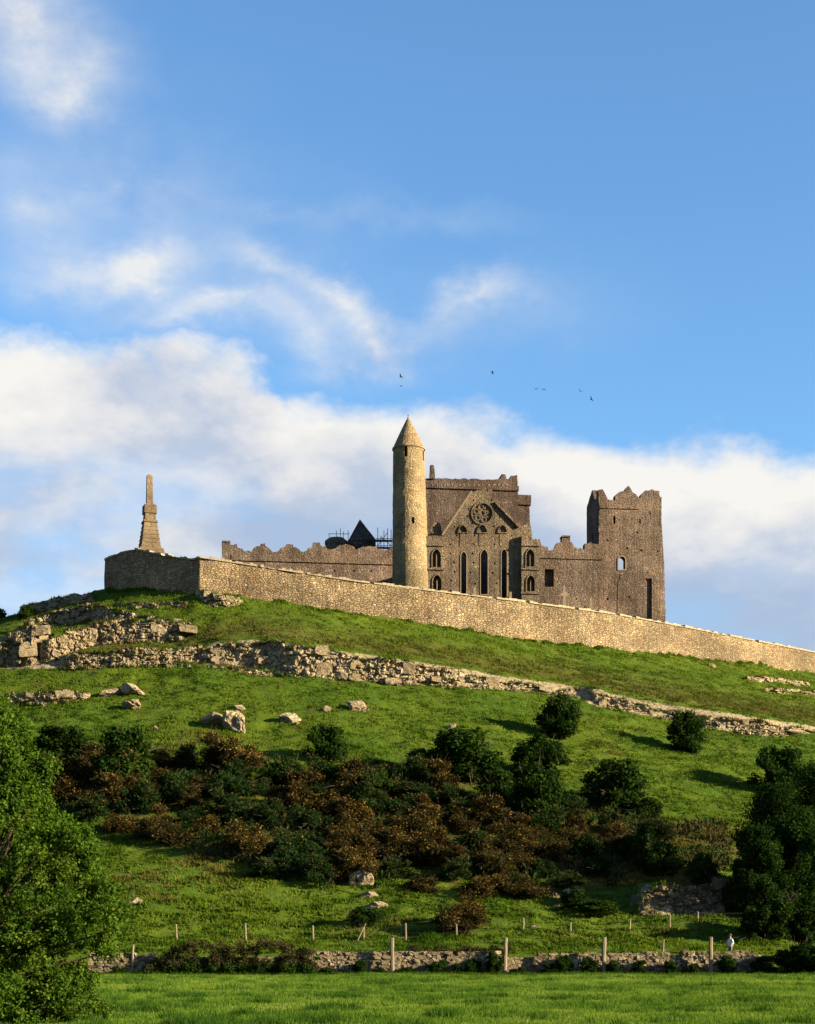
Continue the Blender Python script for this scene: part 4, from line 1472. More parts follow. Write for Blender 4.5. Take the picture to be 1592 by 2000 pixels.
def frustum(name, parent, y0, y1, w0, w1, mat, d0=None, d1=None, uo=0.0):
    a, b = w0 * mpp / 2, w1 * mpp / 2
    c, d = (d0 or w0) * mpp / 2, (d1 or w1) * mpp / 2
    z0, z1 = mz_of(y0), mz_of(y1)
    V = [(uo - a, -c, z0), (uo + a, -c, z0), (uo + a, c, z0), (uo - a, c, z0), (uo - b, -d, z1), (uo + b, -d, z1), (uo + b, d, z1), (uo - b, d, z1)]
    f = [(0, 3, 2, 1), (4, 5, 6, 7), (0, 1, 5, 4), (1, 2, 6, 5), (2, 3, 7, 6), (3, 0, 4, 7)]
    return ob(name, mesh_py(name, V, f, mat), parent)


frustum('plinth', mo, 1115, 1074, 58, 46, M['monument'])
base = frustum('battered_base', mo, 1074, 1022, 38, 24, M['monument'])
for i in range(6):
    y = 1070 - i * 8
    wq = 38 - (1074 - y) / 52 * 14
    frustum('ashlar_course', base, y + 1.0, y - 1.0, wq + 1.6, wq + 1.3, M['monument'])
frustum('string_course', mo, 1022.2, 1018.5, 27.5, 27, M['monument'])
frustum('upper_stage', mo, 1018.4, 1004, 22, 20, M['monument'])
frustum('panel_block', mo, 1004.1, 988, 24.5, 23.5, M['monument'])
frustum('shoulder', mo, 988, 984.5, 21, 14, M['monument'])
sh = frustum('shaft', mo, 984.6, 929, 12.5, 10.5, M['monument'], 9, 8)
frustum('broken_tip', sh, 929, 926.8, 8, 5, M['monument'], 6, 4)

# ------------------------------------------------------------------ graveyard crosses showing above the wall
def grave_cross(px, ptop, Y, hw, label, ringed=True, lean=0.0):
    X = (px - CX) / F * Y
    z0 = gz(X, Y)
    s = Y / F
    top = ZC + (HY - ptop) * s - z0
    root = empty('grave_cross', (X, Y, z0), R(6))
    root.rotation_euler = (0, lean, R(6))
    tag(root, label, 'gravestone', 'crosses in the graveyard')
    a = 0.17
    V, f = [], []
    v1, f1 = box_vf(-0.45, 0.45, -0.3, 0.3, -0.3, top * 0.22)
    ob('base', mesh_py('base', v1, f1, M['dressed']), root)
    zc = top - 1.15
    vs = [(-a * 1.5, -0.12, top * 0.22), (a * 1.5, -0.12, top * 0.22), (a * 1.5, 0.12, top * 0.22), (-a * 1.5, 0.12, top * 0.22), (-a * 0.8, -0.1, top), (a * 0.8, -0.1, top), (a * 0.8, 0.1, top), (-a * 0.8, 0.1, top)]
    fs = [(0, 3, 2, 1), (4, 5, 6, 7), (0, 1, 5, 4), (1, 2, 6, 5), (2, 3, 7, 6), (3, 0, 4, 7)]
    ob('shaft', mesh_py('shaft', vs, fs, M['dressed']), root)
    v2, f2 = box_vf(-hw, hw, -0.11, 0.11, zc - 0.13, zc + 0.13)
    ob('cross_arm', mesh_py('cross_arm', v2, f2, M['dressed']), root)
    if ringed:
        o2 = [(0.42 * math.cos(t), zc + 0.42 * math.sin(t)) for t in [2 * math.pi * i / 18 for i in range(18)]]
        h2 = [(0.27 * math.cos(t), zc + 0.27 * math.sin(t)) for t in [2 * math.pi * i / 18 for i in range(18)]]
        v3, f3 = slab(o2, 0.16, lambda x, y, d: (x, -0.08 + d, y), [(h2, None)])
        ob('ring', mesh_py('ring', v3, f3, M['dressed']), root)


grave_cross(1102, 1144, 217, 0.5, 'tall ringed stone cross showing above the wall before the nave')
grave_cross(1153, 1168, 219, 0.22, 'slim stone cross beside the round headstone above the wall', False, 0.02)
grave_cross(928, 1147, 210, 0.14, 'thin pale marker above the wall below the middle lancet', False, -0.03)
grave_cross(996, 1156, 213, 0.14, 'thin pale marker above the wall below the shaded lancet', False, 0.03)
hx = (1146 - CX) / F * 219.5
hz = gz(hx, 219.5)
ht = ZC + (HY - 1184) * 219.5 / F - hz
o2 = [(-0.5, -0.3), (0.5, -0.3), (0.5, ht - 0.5)] + [(0.5 * math.cos(t), ht - 0.5 + 0.5 * math.sin(t)) for t in [math.pi * i / 10 for i in range(1, 10)]] + [(-0.5, ht - 0.5)]
v3, f3 = slab(o2, 0.2, lambda x, y, d: (x, d, y))
hs_ = ob('headstone', mesh_py('headstone', v3, f3, M['slate']), None, (hx, 219.5, hz))
tag(hs_, 'dark round-topped headstone just above the wall', 'gravestone')


# ------------------------------------------------------------------ vegetation
def leaf_cloud(centers, radii, n, size, seed, flat=0.0, squash=1.0, shape='leaf', upbias=0.0, shell=0.55):
    """n leaf-sized quads spread in clumps; returns verts, faces, tint"""
    r = np.random.default_rng(seed)
    centers = np.asarray(centers, float)
    radii = np.asarray(radii, float)
    wgt = radii ** 2
    ci = r.choice(len(centers), n, p=wgt / wgt.sum())
    d = r.normal(size=(n, 3))
    d /= np.linalg.norm(d, axis=1)[:, None]
    rad = (shell + (1 - shell) * r.random(n)) * np.where(r.random(n) < 0.22, r.random(n), 1.0)
    lump = 1 + 0.30 * fbm(d[:, 0] * 2.2 + ci * 3.1, d[:, 1] * 2.2, d[:, 2] * 2.2, seed, 2)
    off = d * (rad * lump * radii[ci])[:, None]
    off[:, 2] *= squash
    p = centers[ci] + off
    nrm = d * 0.6 + r.normal(size=(n, 3)) * 0.7
    nrm[:, 2] += upbias
    nrm /= np.linalg.norm(nrm, axis=1)[:, None]
    t = np.cross(nrm, r.normal(size=(n, 3)))
    t /= np.linalg.norm(t, axis=1)[:, None] + 1e-9
    if shape == 'spike':
        t = d * 0.9 + r.normal(size=(n, 3)) * 0.45
        t[:, 2] += 0.5
        t /= np.linalg.norm(t, axis=1)[:, None]
    b = np.cross(t, nrm)
    b /= np.linalg.norm(b, axis=1)[:, None] + 1e-9
    L = size * r.uniform(0.6, 1.4, n)[:, None]
    W = L * (0.33 if shape == 'spike' else 0.62)
    q = np.stack([p - t * L * 0.5, p + b * W * 0.5, p + t * L * 0.5, p - b * W * 0.5], 1)
    V = q.reshape(-1, 3)
    Fc = np.arange(n * 4).reshape(n, 4)
    hue = r.random(len(centers))[ci]
    tint = np.clip(0.15 + 0.45 * r.random(n) + 0.45 * (hue - 0.3), 0, 1)
    return V, Fc, tint


def bush_proto(seed, rx, rz, nclump=20, nleaf=2600, lsize=0.2, mat='bushleaf', shape='leaf', ragged=False):
    """unit-size bush (about 1 m half width, 2 m high) -> foliage mesh, stem mesh"""
    r = np.random.default_rng(seed)
    cs, rs = [], []
    for i in range(nclump):
        a = r.uniform(0, 2 * math.pi)
        e = r.uniform(0.0, 1.0)
        h = 0.12 + 1.58 * e
        prof = math.sin(math.pi * min(max((h + 0.25) / 2.15, 0), 1)) ** 0.7
        rad = prof * r.uniform(0.30, 0.95) if ragged else prof * r.uniform(0.35, 0.82)
        if ragged:
            h *= r.uniform(0.55, 1.12)
        cs.append((rad * math.cos(a) * rx, rad * math.sin(a) * rx, h * rz))
        rs.append(r.uniform(0.14, 0.44) if ragged else r.uniform(0.13, 0.40))
    cs.append((0, 0, 0.8 * rz))
    rs.append(0.62)
    V, Fc, t = leaf_cloud(cs, rs, nleaf, lsize, seed + 1, squash=0.85, shape=shape)
    V[:, 2] = np.maximum(V[:, 2], -0.15)
    me = mesh_np('foliage', V, Fc, M[mat], False, t)
    st = []
    for c in cs[:9]:
        st.append(tube([(0, 0, -0.25), (c[0] * 0.35, c[1] * 0.35, c[2] * 0.5), (c[0], c[1], c[2])], [0.028, 0.02, 0.008], 5))
    for q in range(26):
        c = cs[int(r.integers(9))]
        d = np.array(c) - np.array((0, 0, 0.7))
        d = d / (np.linalg.norm(d) + 1e-6) + r.normal(size=3) * 0.35
        e = np.array(c) + d * r.uniform(0.35, 0.62)
        st.append(tube([c, tuple((np.array(c) + e) / 2 + r.normal(size=3) * 0.03), tuple(e)], [0.012, 0.009, 0.004], 4))
    v, f = merge(st)
    return me, mesh_py('stem', v, f, M['bark']), (cs, rs)


GREEN = [bush_proto(500 + i, 0.95 + 0.15 * (i % 3), 1.0, 40 + 4 * (i % 4), 9000, 0.115)[:2] for i in range(6)]
IVY = [bush_proto(560 + i, 1.0, 1.0, 30, 9000, 0.11, 'ivyleaf')[:2] for i in range(4)]
GORSE = []
for i in range(9):
    fo, stm, (cs, rs) = bush_proto(600 + i, 1.05, 0.85, 22, 5200, 0.15, 'gorse' if i < 5 else 'gorse_green', 'spike', True)
    up = [(c, r0) for c, r0 in zip(cs, rs) if c[2] > 0.35]
    V, Fc, t = leaf_cloud([(c[0], c[1] - 0.02, c[2] + 0.06) for c, _ in up], [r0 * 1.08 for _, r0 in up], (700, 300, 1300, 200, 450, 160, 80, 40, 200)[i], 0.08, 700 + i, shell=0.8)
    GORSE.append((fo, stm, mesh_np('blossom', V, Fc, M['bloom'], False, t)))


def put_bush(name, meshes, px, pb, wpx, hpx, label, cat='bush', group=None, rz=None, names=('foliage', 'stem', 'blossom'), sink=0.08, Y=None):
    if Y is None:
        g = gpt(px, pb)
    else:
        X = (px - CX) / F * Y
        g = Vector((X, Y, gz(X, Y)))
    s = g.y / F
    root = empty(name, (g.x, g.y, g.z - sink), rng.uniform(0, 6.28) if rz is None else rz)
    root.scale = (wpx * s / 2.1, wpx * s / 2.1, hpx * s / 1.95)
    tag(root, label, cat, group)
    for nm, me in zip(names, meshes):
        ob(nm, me, root)
    return root


TG = 'thorn bushes on the slope'
for i, (px, pb, wq, hq, lab) in enumerate([
        (1090, 1437, 96, 88, 'upper lone round bush on the sunlit grass, just below the rock ledge'), (1340, 1468, 82, 86, 'lone round bush beside the ledge on the right-hand sunlit slope'),
        (638, 1486, 84, 78, 'lone dark bush on the grass above the middle of the gorse bank'), (905, 1522, 168, 106, 'wide dark thorn bush crowning the middle of the gorse bank'),
        (832, 1518, 100, 62, 'low dark bush against the left of the wide crowning thorn bush'), (1050, 1516, 112, 88, 'bushy thorn directly below the upper lone round bush'),
        (1042, 1606, 124, 116, 'tall green thorn in the gorse below the bushy thorn'), (1200, 1584, 136, 104, 'broad thorn bush between the gorse and the open sunlit slope'),
        (1522, 1548, 110, 98, 'bush standing highest above the dark trees at the right'), (242, 1550, 150, 132, 'tall dark shrub at the left end of the gorse bank'),
        (120, 1486, 130, 74, 'dark shrub half hidden behind the foreground tree'), (712, 1812, 66, 46, 'small low bush beside the two white rocks'),
        (1296, 1716, 90, 74, 'dark bush above the left part of the quarried face'), (1372, 1726, 70, 66, 'dark bush above the right part of the quarried face'),
        (1260, 1596, 70, 44, 'low bush at the top of the brown bank'), (970, 1568, 90, 66, 'dark bush squeezed between the crowning bush and the tall thorn'),
        (1238, 1690, 70, 60, 'green bush in the brown bank left of the quarried face'), (1160, 1786, 110, 34, 'low dark scrub standing in for the shadow in the dip'), (560, 1540, 90, 60, 'green scrub among the gorse below the lone dark bush'),  # dark scrub in the dip is added in place of the hollow's shadow
        (735, 1560, 80, 64, 'green bush in the middle of the gorse bank'), (330, 1560, 84, 56, 'green scrub right of the tall dark shrub')]):
    put_bush('thorn_bush', GREEN[i % 6], px, pb, wq, hq, lab, 'bush', TG)
put_bush('windblown_bush', GREEN[2], 52, 1203, 34, 26, 'small windblown bush on the skyline of the left crag', 'bush')
put_bush('windblown_bush', GREEN[4], 2, 1206, 22, 20, 'tiny bush on the skyline at the left edge', 'bush')

# dark trees at the right
def big_tree(px, Y, wpx, hpx, label, seed, name='ivy_clad_tree'):
    X = (px - CX) / F * Y
    z0 = gz(X, Y)
    s = Y / F
    H, W = hpx * s, wpx * s
    r = np.random.default_rng(seed)
    root = empty(name, (X, Y, z0 - 0.1))
    tag(root, label, 'tree', 'dark trees at the right of the hill')
    cs, rs = [], []
    for i in range(56):
        e = r.random()
        h = H * (0.10 + 0.84 * e)
        pr = math.sin(math.pi * min(0.98, 0.22 + 0.72 * e)) ** 0.6
        a = r.uniform(0, 6.283)
        rad = W / 2 * pr * r.uniform(0.3, 0.82)
        cs.append((rad * math.cos(a), rad * math.sin(a), h))
        rs.append(W * r.uniform(0.11, 0.19))
    cs += [(0, 0, H * 0.3), (0, 0, H * 0.6)]
    rs += [W * 0.3, W * 0.28]
    V, Fc, t = leaf_cloud(cs, rs, 40000, 0.17, seed, squash=0.9)
    V[:, 2] = np.maximum(V[:, 2], 0.0)
    ob('crown', mesh_np('crown', V, Fc, M['ivyleaf'], False, t), root)
    lim = [tube([(0, 0, -0.4), (0.1, 0, H * 0.3), (-0.1, 0.1, H * 0.62), (0, 0, H * 0.9)], [W * 0.05, W * 0.04, W * 0.025, 0.03], 8)]
    for c in cs[:14]:
        lim.append(tube([(0, 0, max(0.3, c[2] * 0.5)), (c[0] * 0.5, c[1] * 0.5, c[2] * 0.82), c], [W * 0.02, W * 0.012, 0.02], 5))
    v, f = merge(lim)
    ob('trunk', mesh_py('trunk', v, f, M['bark']), root)


big_tree(1525, 131, 200, 225, 'broad dark tree on the slope right of the quarried face', 801)
big_tree(1600, 126, 170, 290, 'dark tree at the right edge of the hill', 802)
big_tree(1486, 121.5, 140, 190, 'ivy-covered tree standing right beside the quarried face', 803)
big_tree(1560, 123, 170, 215, 'dark tree between the ivy-covered tree and the right edge', 804)
put_bush('dark_shrub', IVY[2], 1500, 1842, 120, 92, 'dark shrub at the foot of the ivy-covered tree', 'shrub')
put_bush('dark_shrub', IVY[3], 1562, 1838, 130, 96, 'dark shrub under the trees at the right edge', 'shrub')
put_bush('boundary_shrub', IVY[0], 1560, 1896, 130, 70, 'dark rounded shrub at the right end of the field wall', 'shrub', None, Y=103.6)
put_bush('boundary_shrub', IVY[1], 1622, 1896, 120, 74, 'dark shrub cut by the right edge beside the field', 'shrub', None, Y=103.2)

# gorse bank
gor = []
up_l = lambda p: np.interp(p, [60, 200, 300, 450, 620, 800, 1000, 1200, 1300], [1490, 1500, 1500, 1510, 1535, 1525, 1570, 1610, 1640])
lo_l = lambda p: np.interp(p, [60, 130, 330, 470, 620, 760, 900, 1000, 1100, 1240, 1300], [1540, 1585, 1648, 1690, 1722, 1712, 1690, 1760, 1745, 1700, 1690])
gr = np.random.default_rng(23)
cand = [(90, 1520), (140, 1500), (180, 1600), (240, 1625), (290, 1640), (210, 1575), (400, 1640), (360, 1500), (420, 1510), (310, 1500), (330, 1575), (380, 1560), (440, 1570), (700, 1712), (520, 1715), (560, 1700), (930, 1760), (890, 1720), (960, 1745), (985, 1725), (850, 1690), (830, 1740), (910, 1855 - 30), (880, 1825), (915, 1790), (1010, 1700), (1120, 1770), (1150, 1690), (1060, 1650)]
for c in cand:
    gor.append(c)
tries = 0
while len(gor) < 118 and tries < 14000:
    tries += 1
    px = gr.uniform(80, 1300)
    py = gr.uniform(1495, 1760)
    if not (up_l(px) < py < lo_l(px)):
        continue
    if px > 1080 and gr.random() < 0.45:
        continue
    if all(abs(px - a) > 36 or abs(py - b) > 20 for a, b in gor):
        gor.append((px, py))
ORD = ['first', 'second', 'third', 'fourth', 'fifth', 'sixth', 'seventh', 'eighth', 'ninth', 'tenth', 'eleventh', 'twelfth', 'thirteenth', 'fourteenth', 'fifteenth', 'sixteenth', 'seventeenth', 'eighteenth', 'nineteenth', 'twentieth', 'twenty-first', 'twenty-second', 'twenty-third', 'twenty-fourth']
gor.sort(key=lambda c: c[1])
rows_n = ['topmost', 'second', 'middle', 'fourth', 'lowest']
nr = 5
per = math.ceil(len(gor) / nr)
for k in range(nr):
    row = sorted(gor[k * per:(k + 1) * per], key=lambda c: c[0])
    for j, (px, py) in enumerate(row):
        var = int(gr.integers(9))
        bright = (px, py) in ((930, 1760), (960, 1745), (290, 1640), (240, 1625), (400, 1640), (700, 1712))
        if bright:
            var = 2
        look = 'orange-flowered' if bright else ('rust-brown' if var < 5 else 'greenish')
        wq = gr.uniform(58, 112)
        hq = wq * gr.uniform(0.52, 0.85)
        lab = f'{look} gorse bush, {ORD[j]} from the left in the {rows_n[k]} row of the gorse bank'
        ms = GORSE[var]
        put_bush('gorse_bush', ms, px, py, wq, hq, lab, 'gorse', 'gorse bushes on the lower slope')

# ------------------------------------------------------------------ foreground tree at left
tY = 38.0
ts = tY / F
tx = (-40 - CX) * ts
ft = empty('leafy_tree', (tx, tY, gz(tx, tY) - 0.1))
tag(ft, 'bright green leafy tree close to the camera filling the lower left corner', 'tree')
blobs = [(-60, 1440, 95), (10, 1412, 42), (45, 1440, 44), (20, 1500, 75), (70, 1560, 60), (20, 1620, 110), (105, 1625, 62), (130, 1680, 66), (165, 1720, 58), (60, 1720, 115), (190, 1770, 44), (150, 1800, 75), (60, 1830, 120), (185, 1830, 38),
         (110, 1890, 80), (150, 1940, 62), (40, 1930, 110), (185, 1975, 40), (90, 1990, 80), (-60, 1580, 150), (-80, 1750, 170), (-70, 1900, 150), (205, 1735, 26), (225, 1790, 24), (95, 1500, 26), (170, 1650, 26), (-20, 1392, 40)]
tr_ = np.random.default_rng(55)
cs, rs = [], []
for px, py, rp in blobs:
    for dup in range(3 if rp > 60 else 2):
        dyy = tr_.uniform(-1.5, 1.3) * min(1, rp / 90)
        jx, jy = tr_.normal(size=2) * rp * 0.28
        q = P(px + jx, py + jy, tY + dyy)
        cs.append((q.x - ft.location.x, q.y - ft.location.y, q.z - ft.location.z))
        rs.append(rp * ts * tr_.uniform(0.5, 0.8))
# break every mass into twig-end clumps so that the outline is uneven
sc_, sr_ = [], []
for c, r0 in zip(cs, rs):
    for k in range(int(10 + r0 * 16)):
        d = tr_.normal(size=3)
        d /= np.linalg.norm(d)
        q = np.array(c) + d * r0 * tr_.uniform(0.55, 1.08)
        sc_.append(q)
        sr_.append(tr_.uniform(0.11, 0.30))
V, Fc, t = leaf_cloud(sc_, sr_, 125000, 0.072, 56, shell=0.2, upbias=0.25)
V[:, 2] = np.maximum(V[:, 2], 0.05)
ob('crown', mesh_np('crown', V, Fc, M['treeleaf'], False, t), ft)
lim = [tube([(0, 0, -0.5), (0.05, 0, 1.2), (0.2, 0, 2.8), (0.3, 0.1, 4.6), (0.5, 0.1, 6.2)], [0.26, 0.2, 0.15, 0.09, 0.03], 10)]
for c in sc_[::11]:
    lim.append(tube([(0.1, 0, max(0.3, c[2] * 0.45)), (c[0] * 0.5, c[1] * 0.5, c[2] * 0.8), tuple(c)], [0.05, 0.03, 0.008], 5))
v, f = merge(lim)
ob('trunk', mesh_py('trunk', v, f, M['bark']), ft)

# ------------------------------------------------------------------ dry stone wall along the field
WY = 104.6
dw = empty('dry_stone_wall', ((700 - CX) / F * WY, WY, 0.0))
tag(dw, 'low dry stone wall between the near field and the hill', 'wall', kind='thing')
wr_ = np.random.default_rng(91)
stones = []
spans = [(178, 296, 1862, 1911), (606, 968, 1861, 1908), (1044, 1266, 1860, 1902), (1266, 1490, 1858, 1896)]
for a, b, yt, yb in spans:
    s = WY / F
    H = (yb - yt) * s
    z = -0.04
    zt = ZC + (HY - yt) * s
    rowz = z
    while rowz < zt - 0.1:
        h = wr_.uniform(0.17, 0.30)
        if rowz + h > zt + 0.06:
            h = max(zt - rowz, 0.14)
        x = (a - CX) * s + wr_.uniform(-0.2, 0.1)
        xe = (b - CX) * s
        while x < xe:
            wd = wr_.uniform(0.22, 0.52)
            gap = rowz > zt - 0.45 and wr_.random() < 0.16
            if not gap:
                stones.append((x + wd / 2, WY + wr_.uniform(-0.07, 0.07) + 0.12 * (rowz / max(zt, 0.1)), rowz + h / 2 + wr_.uniform(-0.03, 0.03), wd, h))
            x += wd * 0.97
        rowz += h * 0.94
wr_.shuffle(stones)
rest_parts = []
for i, (x, y, z, wd, h) in enumerate(stones):
    rot = (R(wr_.uniform(-8, 8)), R(wr_.uniform(-10, 10)), R(wr_.uniform(-10, 10)))
    me = STONES[int(wr_.integers(len(STONES)))]
    if i < 298:
        o = ob('stone', me, dw)
        o.location = (x - dw.location.x, y - WY, z)
        o.scale = (wd * 0.53, 0.24, h * 0.56)
        o.rotation_euler = rot
    else:
        from mathutils import Euler
        mt = Matrix.Translation((x - dw.location.x, y - WY, z)) @ Euler(rot).to_matrix().to_4x4() @ Matrix.Diagonal((wd * 0.53, 0.24, h * 0.56, 1))
        rest_parts.append(([mt @ p.co for p in me.vertices], [tuple(p.vertices) for p in me.polygons]))
if rest_parts:
    v, f = merge(rest_parts)
    o = ob('packed_stones', mesh_py('packed_stones', v, f, M['fieldstone']), dw)
    o['kind'] = 'stuff'
# earth-packed core behind the face stones
v, f = box_vf((178 - CX) * WY / F - dw.location.x, (1490 - CX) * WY / F - dw.location.x, 0.12, 0.5, -0.1, 1.12)
ob('wall_core', mesh_py('wall_core', v, f, M['fieldstone']), dw)

# bramble hedge covering the left part of the wall
hg = empty('bramble_hedge', ((450 - CX) / F * 104.0, 104.0, 0))
tag(hg, 'long brown bramble hedge smothering the left part of the field wall', 'hedge')
hr = np.random.default_rng(17)
cs, rs = [], []
for px in np.arange(292, 618, 7.0):
    for k in range(3):
        ht_ = float(np.interp(px, [285, 330, 400, 560, 600, 622], [0.7, 2.1, 2.45, 2.35, 1.9, 1.3]))
        cs.append(((px + hr.uniform(-6, 6) - 450) * 104 / F, hr.uniform(-0.55, 0.9), ht_ * hr.uniform(0.15, 0.86)))
        rs.append(hr.uniform(0.22, 0.42))
V, Fc, t = leaf_cloud(cs, rs, 24000, 0.15, 18, shape='spike', shell=0.4)
V[:, 2] = np.maximum(V[:, 2], 0)
ob('stems', mesh_np('stems', V, Fc, M['bramble'], False, t), hg)
V, Fc, t = leaf_cloud([(c[0], c[1] - 0.3, c[2] * 0.35) for c in cs], rs, 7000, 0.13, 19, shell=0.4)
V[:, 2] = np.maximum(V[:, 2], 0)
ob('foliage', mesh_np('foliage', V, Fc, M['bushleaf'], False, t), hg)
# brown growth on the bank just behind the wall top
hb = empty('bramble_hedge', ((900 - CX) / F * 106.2, 106.2, 1.0))
tag(hb, 'low brown bramble growth on the bank behind the middle of the field wall', 'hedge')
cs, rs = [], []
for px in np.arange(800, 1000, 8.0):
    for k in range(2):
        cs.append(((px - 900) * 106.2 / F, hr.uniform(-0.3, 0.8), hr.uniform(0.15, 0.75)))
        rs.append(hr.uniform(0.2, 0.36))
V, Fc, t = leaf_cloud(cs, rs, 6500, 0.14, 20, shape='spike', shell=0.4)
ob('stems', mesh_np('stems', V, Fc, M['bramble'], False, t), hb)

for i, (px, wq, hq, lab) in enumerate([
        (702, 44, 44, 'ivy clump left of the first timber post on the field wall'), (795, 40, 26, 'low weed clump right of the first timber post'), (855, 50, 44, 'ivy clump against the middle of the field wall'), (893, 34, 30, 'rounded weed between the ivy clumps mid-wall'),
        (925, 40, 48, 'leafy clump climbing the wall left of the second timber post'), (965, 46, 64, 'tall ivy against the left of the second timber post'), (1010, 40, 26, 'weed at the foot of the second timber post'), (1078, 56, 32, 'weeds below the bare stones right of the second timber post'),
        (1104, 46, 56, 'tall ivy midway between the second and third timber posts'), (1150, 50, 50, 'ivy left of the third timber post'), (1200, 44, 44, 'ivy clump right of the third timber post'), (1250, 46, 40, 'ivy over the low wall between third and fourth posts'),
        (1312, 40, 44, 'ivy between bare stones near the fourth timber post'), (1352, 44, 34, 'weed clump left of the fourth timber post'), (1424, 60, 56, 'ivy on the wall below the walking person'), (1490, 56, 50, 'ivy ending the field wall beside the dark shrub'), (640, 40, 26, 'weed at the wall foot right of the bramble hedge'), (742, 36, 24, 'weed between the first ivy clump and first timber post'), (235, 44, 28, 'weed before the wall beside the foreground tree')]):
    put_bush('wall_shrub', IVY[i % 4], px, 1905, wq * 0.92, hq * 0.8, lab, 'shrub', 'shrubs along the field wall', Y=103.9)

# ------------------------------------------------------------------ posts and wire
def post_mesh(name, w_, d_, h, seed, mat):
    r = np.random.default_rng(seed)
    V, Fc = [], []
    n = 6
    lean = r.normal(size=2) * 0.035
    for k in range(n + 1):
        z = -0.35 + (h + 0.35) * k / n
        sx, sy = w_ / 2 * r.uniform(0.88, 1.1), d_ / 2 * r.uniform(0.88, 1.1)
        ox, oy = lean * z + r.normal(size=2) * 0.008
        for a in range(8):
            t = 2 * math.pi * (a + 0.5) / 8
            V.append((ox + sx * 1.12 * math.cos(t), oy + sy * 1.12 * math.sin(t), z + (r.uniform(-0.03, 0.03) if k == n else 0)))
    for k in range(n):
        for a in range(8):
            Fc.append((k * 8 + a, k * 8 + (a + 1) % 8, (k + 1) * 8 + (a + 1) % 8, (k + 1) * 8 + a))
    Fc.append(tuple(n * 8 + a for a in range(8)))
    return mesh_py(name, V, Fc, mat)


for i, (px, yt, wq, nm) in enumerate([(257, 1845, 5, 'thin'), (767, 1832, 9, 'first'), (986, 1832, 9, 'second'), (1179, 1831, 9.5, 'third'), (1388, 1830, 9, 'fourth')]):
    Y = 103.9 if i else 104.4
    X = (px - CX) / F * Y
    z0 = gz(X, Y)
    h = ZC + (HY - yt) * Y / F - z0
    o = ob('timber_post', post_mesh('timber_post', wq * Y / F * 0.82, wq * Y / F * 0.7, h, 30 + i, M['wood']), None, (X, Y, z0))
    lab = 'thin stake standing in the wall beside the foreground tree' if i == 0 else f'weathered timber post against the field wall, {nm} of the four stout ones from the left'
    tag(o, lab, 'post', 'timber posts along the field wall')

wf_ = empty('wire_fence', P(800, 1838, 112))
tag(wf_, 'thin wire fence of slender stakes crossing the foot of the hill', 'fence')
tops = []
for i, (px, yt, yb) in enumerate([(345, 1805, 1837), (480, 1803, 1836), (612, 1808, 1840), (710, 1812, 1840), (793, 1803, 1838), (892, 1805, 1838), (1022, 1798, 1830), (1115, 1805, 1828), (1230, 1801, 1823), (1308, 1787, 1815), (1363, 1791, 1811), (1564, 1780, 1802)]):
    Y = gY(px, yb)
    X = (px - CX) / F * Y
    z0 = gz(X, Y)
    h = max(0.8, ZC + (HY - yt) * Y / F - z0)
    o = ob('stake', post_mesh('stake', 0.12, 0.11, h, 60 + i, M['wood']), wf_)
    o.location = Vector((X, Y, z0)) - wf_.location
    tops.append((X, Y, z0, h))
    if i == 3:
        o2_ = ob('brace', post_mesh('brace', 0.09, 0.09, 1.1, 80, M['wood']), wf_)
        o2_.location = Vector((X - 0.35, Y, z0)) - wf_.location
        o2_.rotation_euler = (0, R(24), 0)
for lvl in (0.45, 0.9):
    V, Fc = [], []
    prt = []
    for a, b in zip(tops[:-1], tops[1:]):
        pts = []
        for k in range(5):
            t = k / 4
            pts.append((a[0] + (b[0] - a[0]) * t - wf_.location.x, a[1] + (b[1] - a[1]) * t - wf_.location.y - 0.07, a[2] + a[3] * lvl + (b[2] + b[3] * lvl - a[2] - a[3] * lvl) * t - 0.12 * math.sin(math.pi * t) - wf_.location.z))
        prt.append(tube(pts, 0.003, 4, False))
    v, f = merge(prt)
    ob('wire', mesh_py('wire', v, f, M['wire']), wf_)
Y = 106.0
X = (1293 - CX) / F * Y
z0 = gz(X, Y)
o = ob('timber_post', post_mesh('timber_post', 0.12, 0.11, ZC + (HY - 1835) * Y / F - z0, 90, M['wood']), None, (X, Y, z0))
tag(o, 'short stake behind the wall between the third and fourth stout posts', 'post', 'timber posts along the field wall')

# ------------------------------------------------------------------ walking person
def mat_flat(name, c, rough=0.8):
    return plain(name, c, tuple(x * 0.85 for x in c), 14.0, rough, 0.2, 0.01)


M['skin'] = mat_flat('skin', (0.36, 0.20, 0.13), 0.6)
M['shirt'] = mat_flat('white_shirt', (0.62, 0.62, 0.66))
M['trousers'] = mat_flat('dark_trousers', (0.03, 0.032, 0.045))
M['hair'] = mat_flat('brown_hair', (0.07, 0.04, 0.022))
M['shoe'] = mat_flat('dark_shoe', (0.02, 0.018, 0.016))


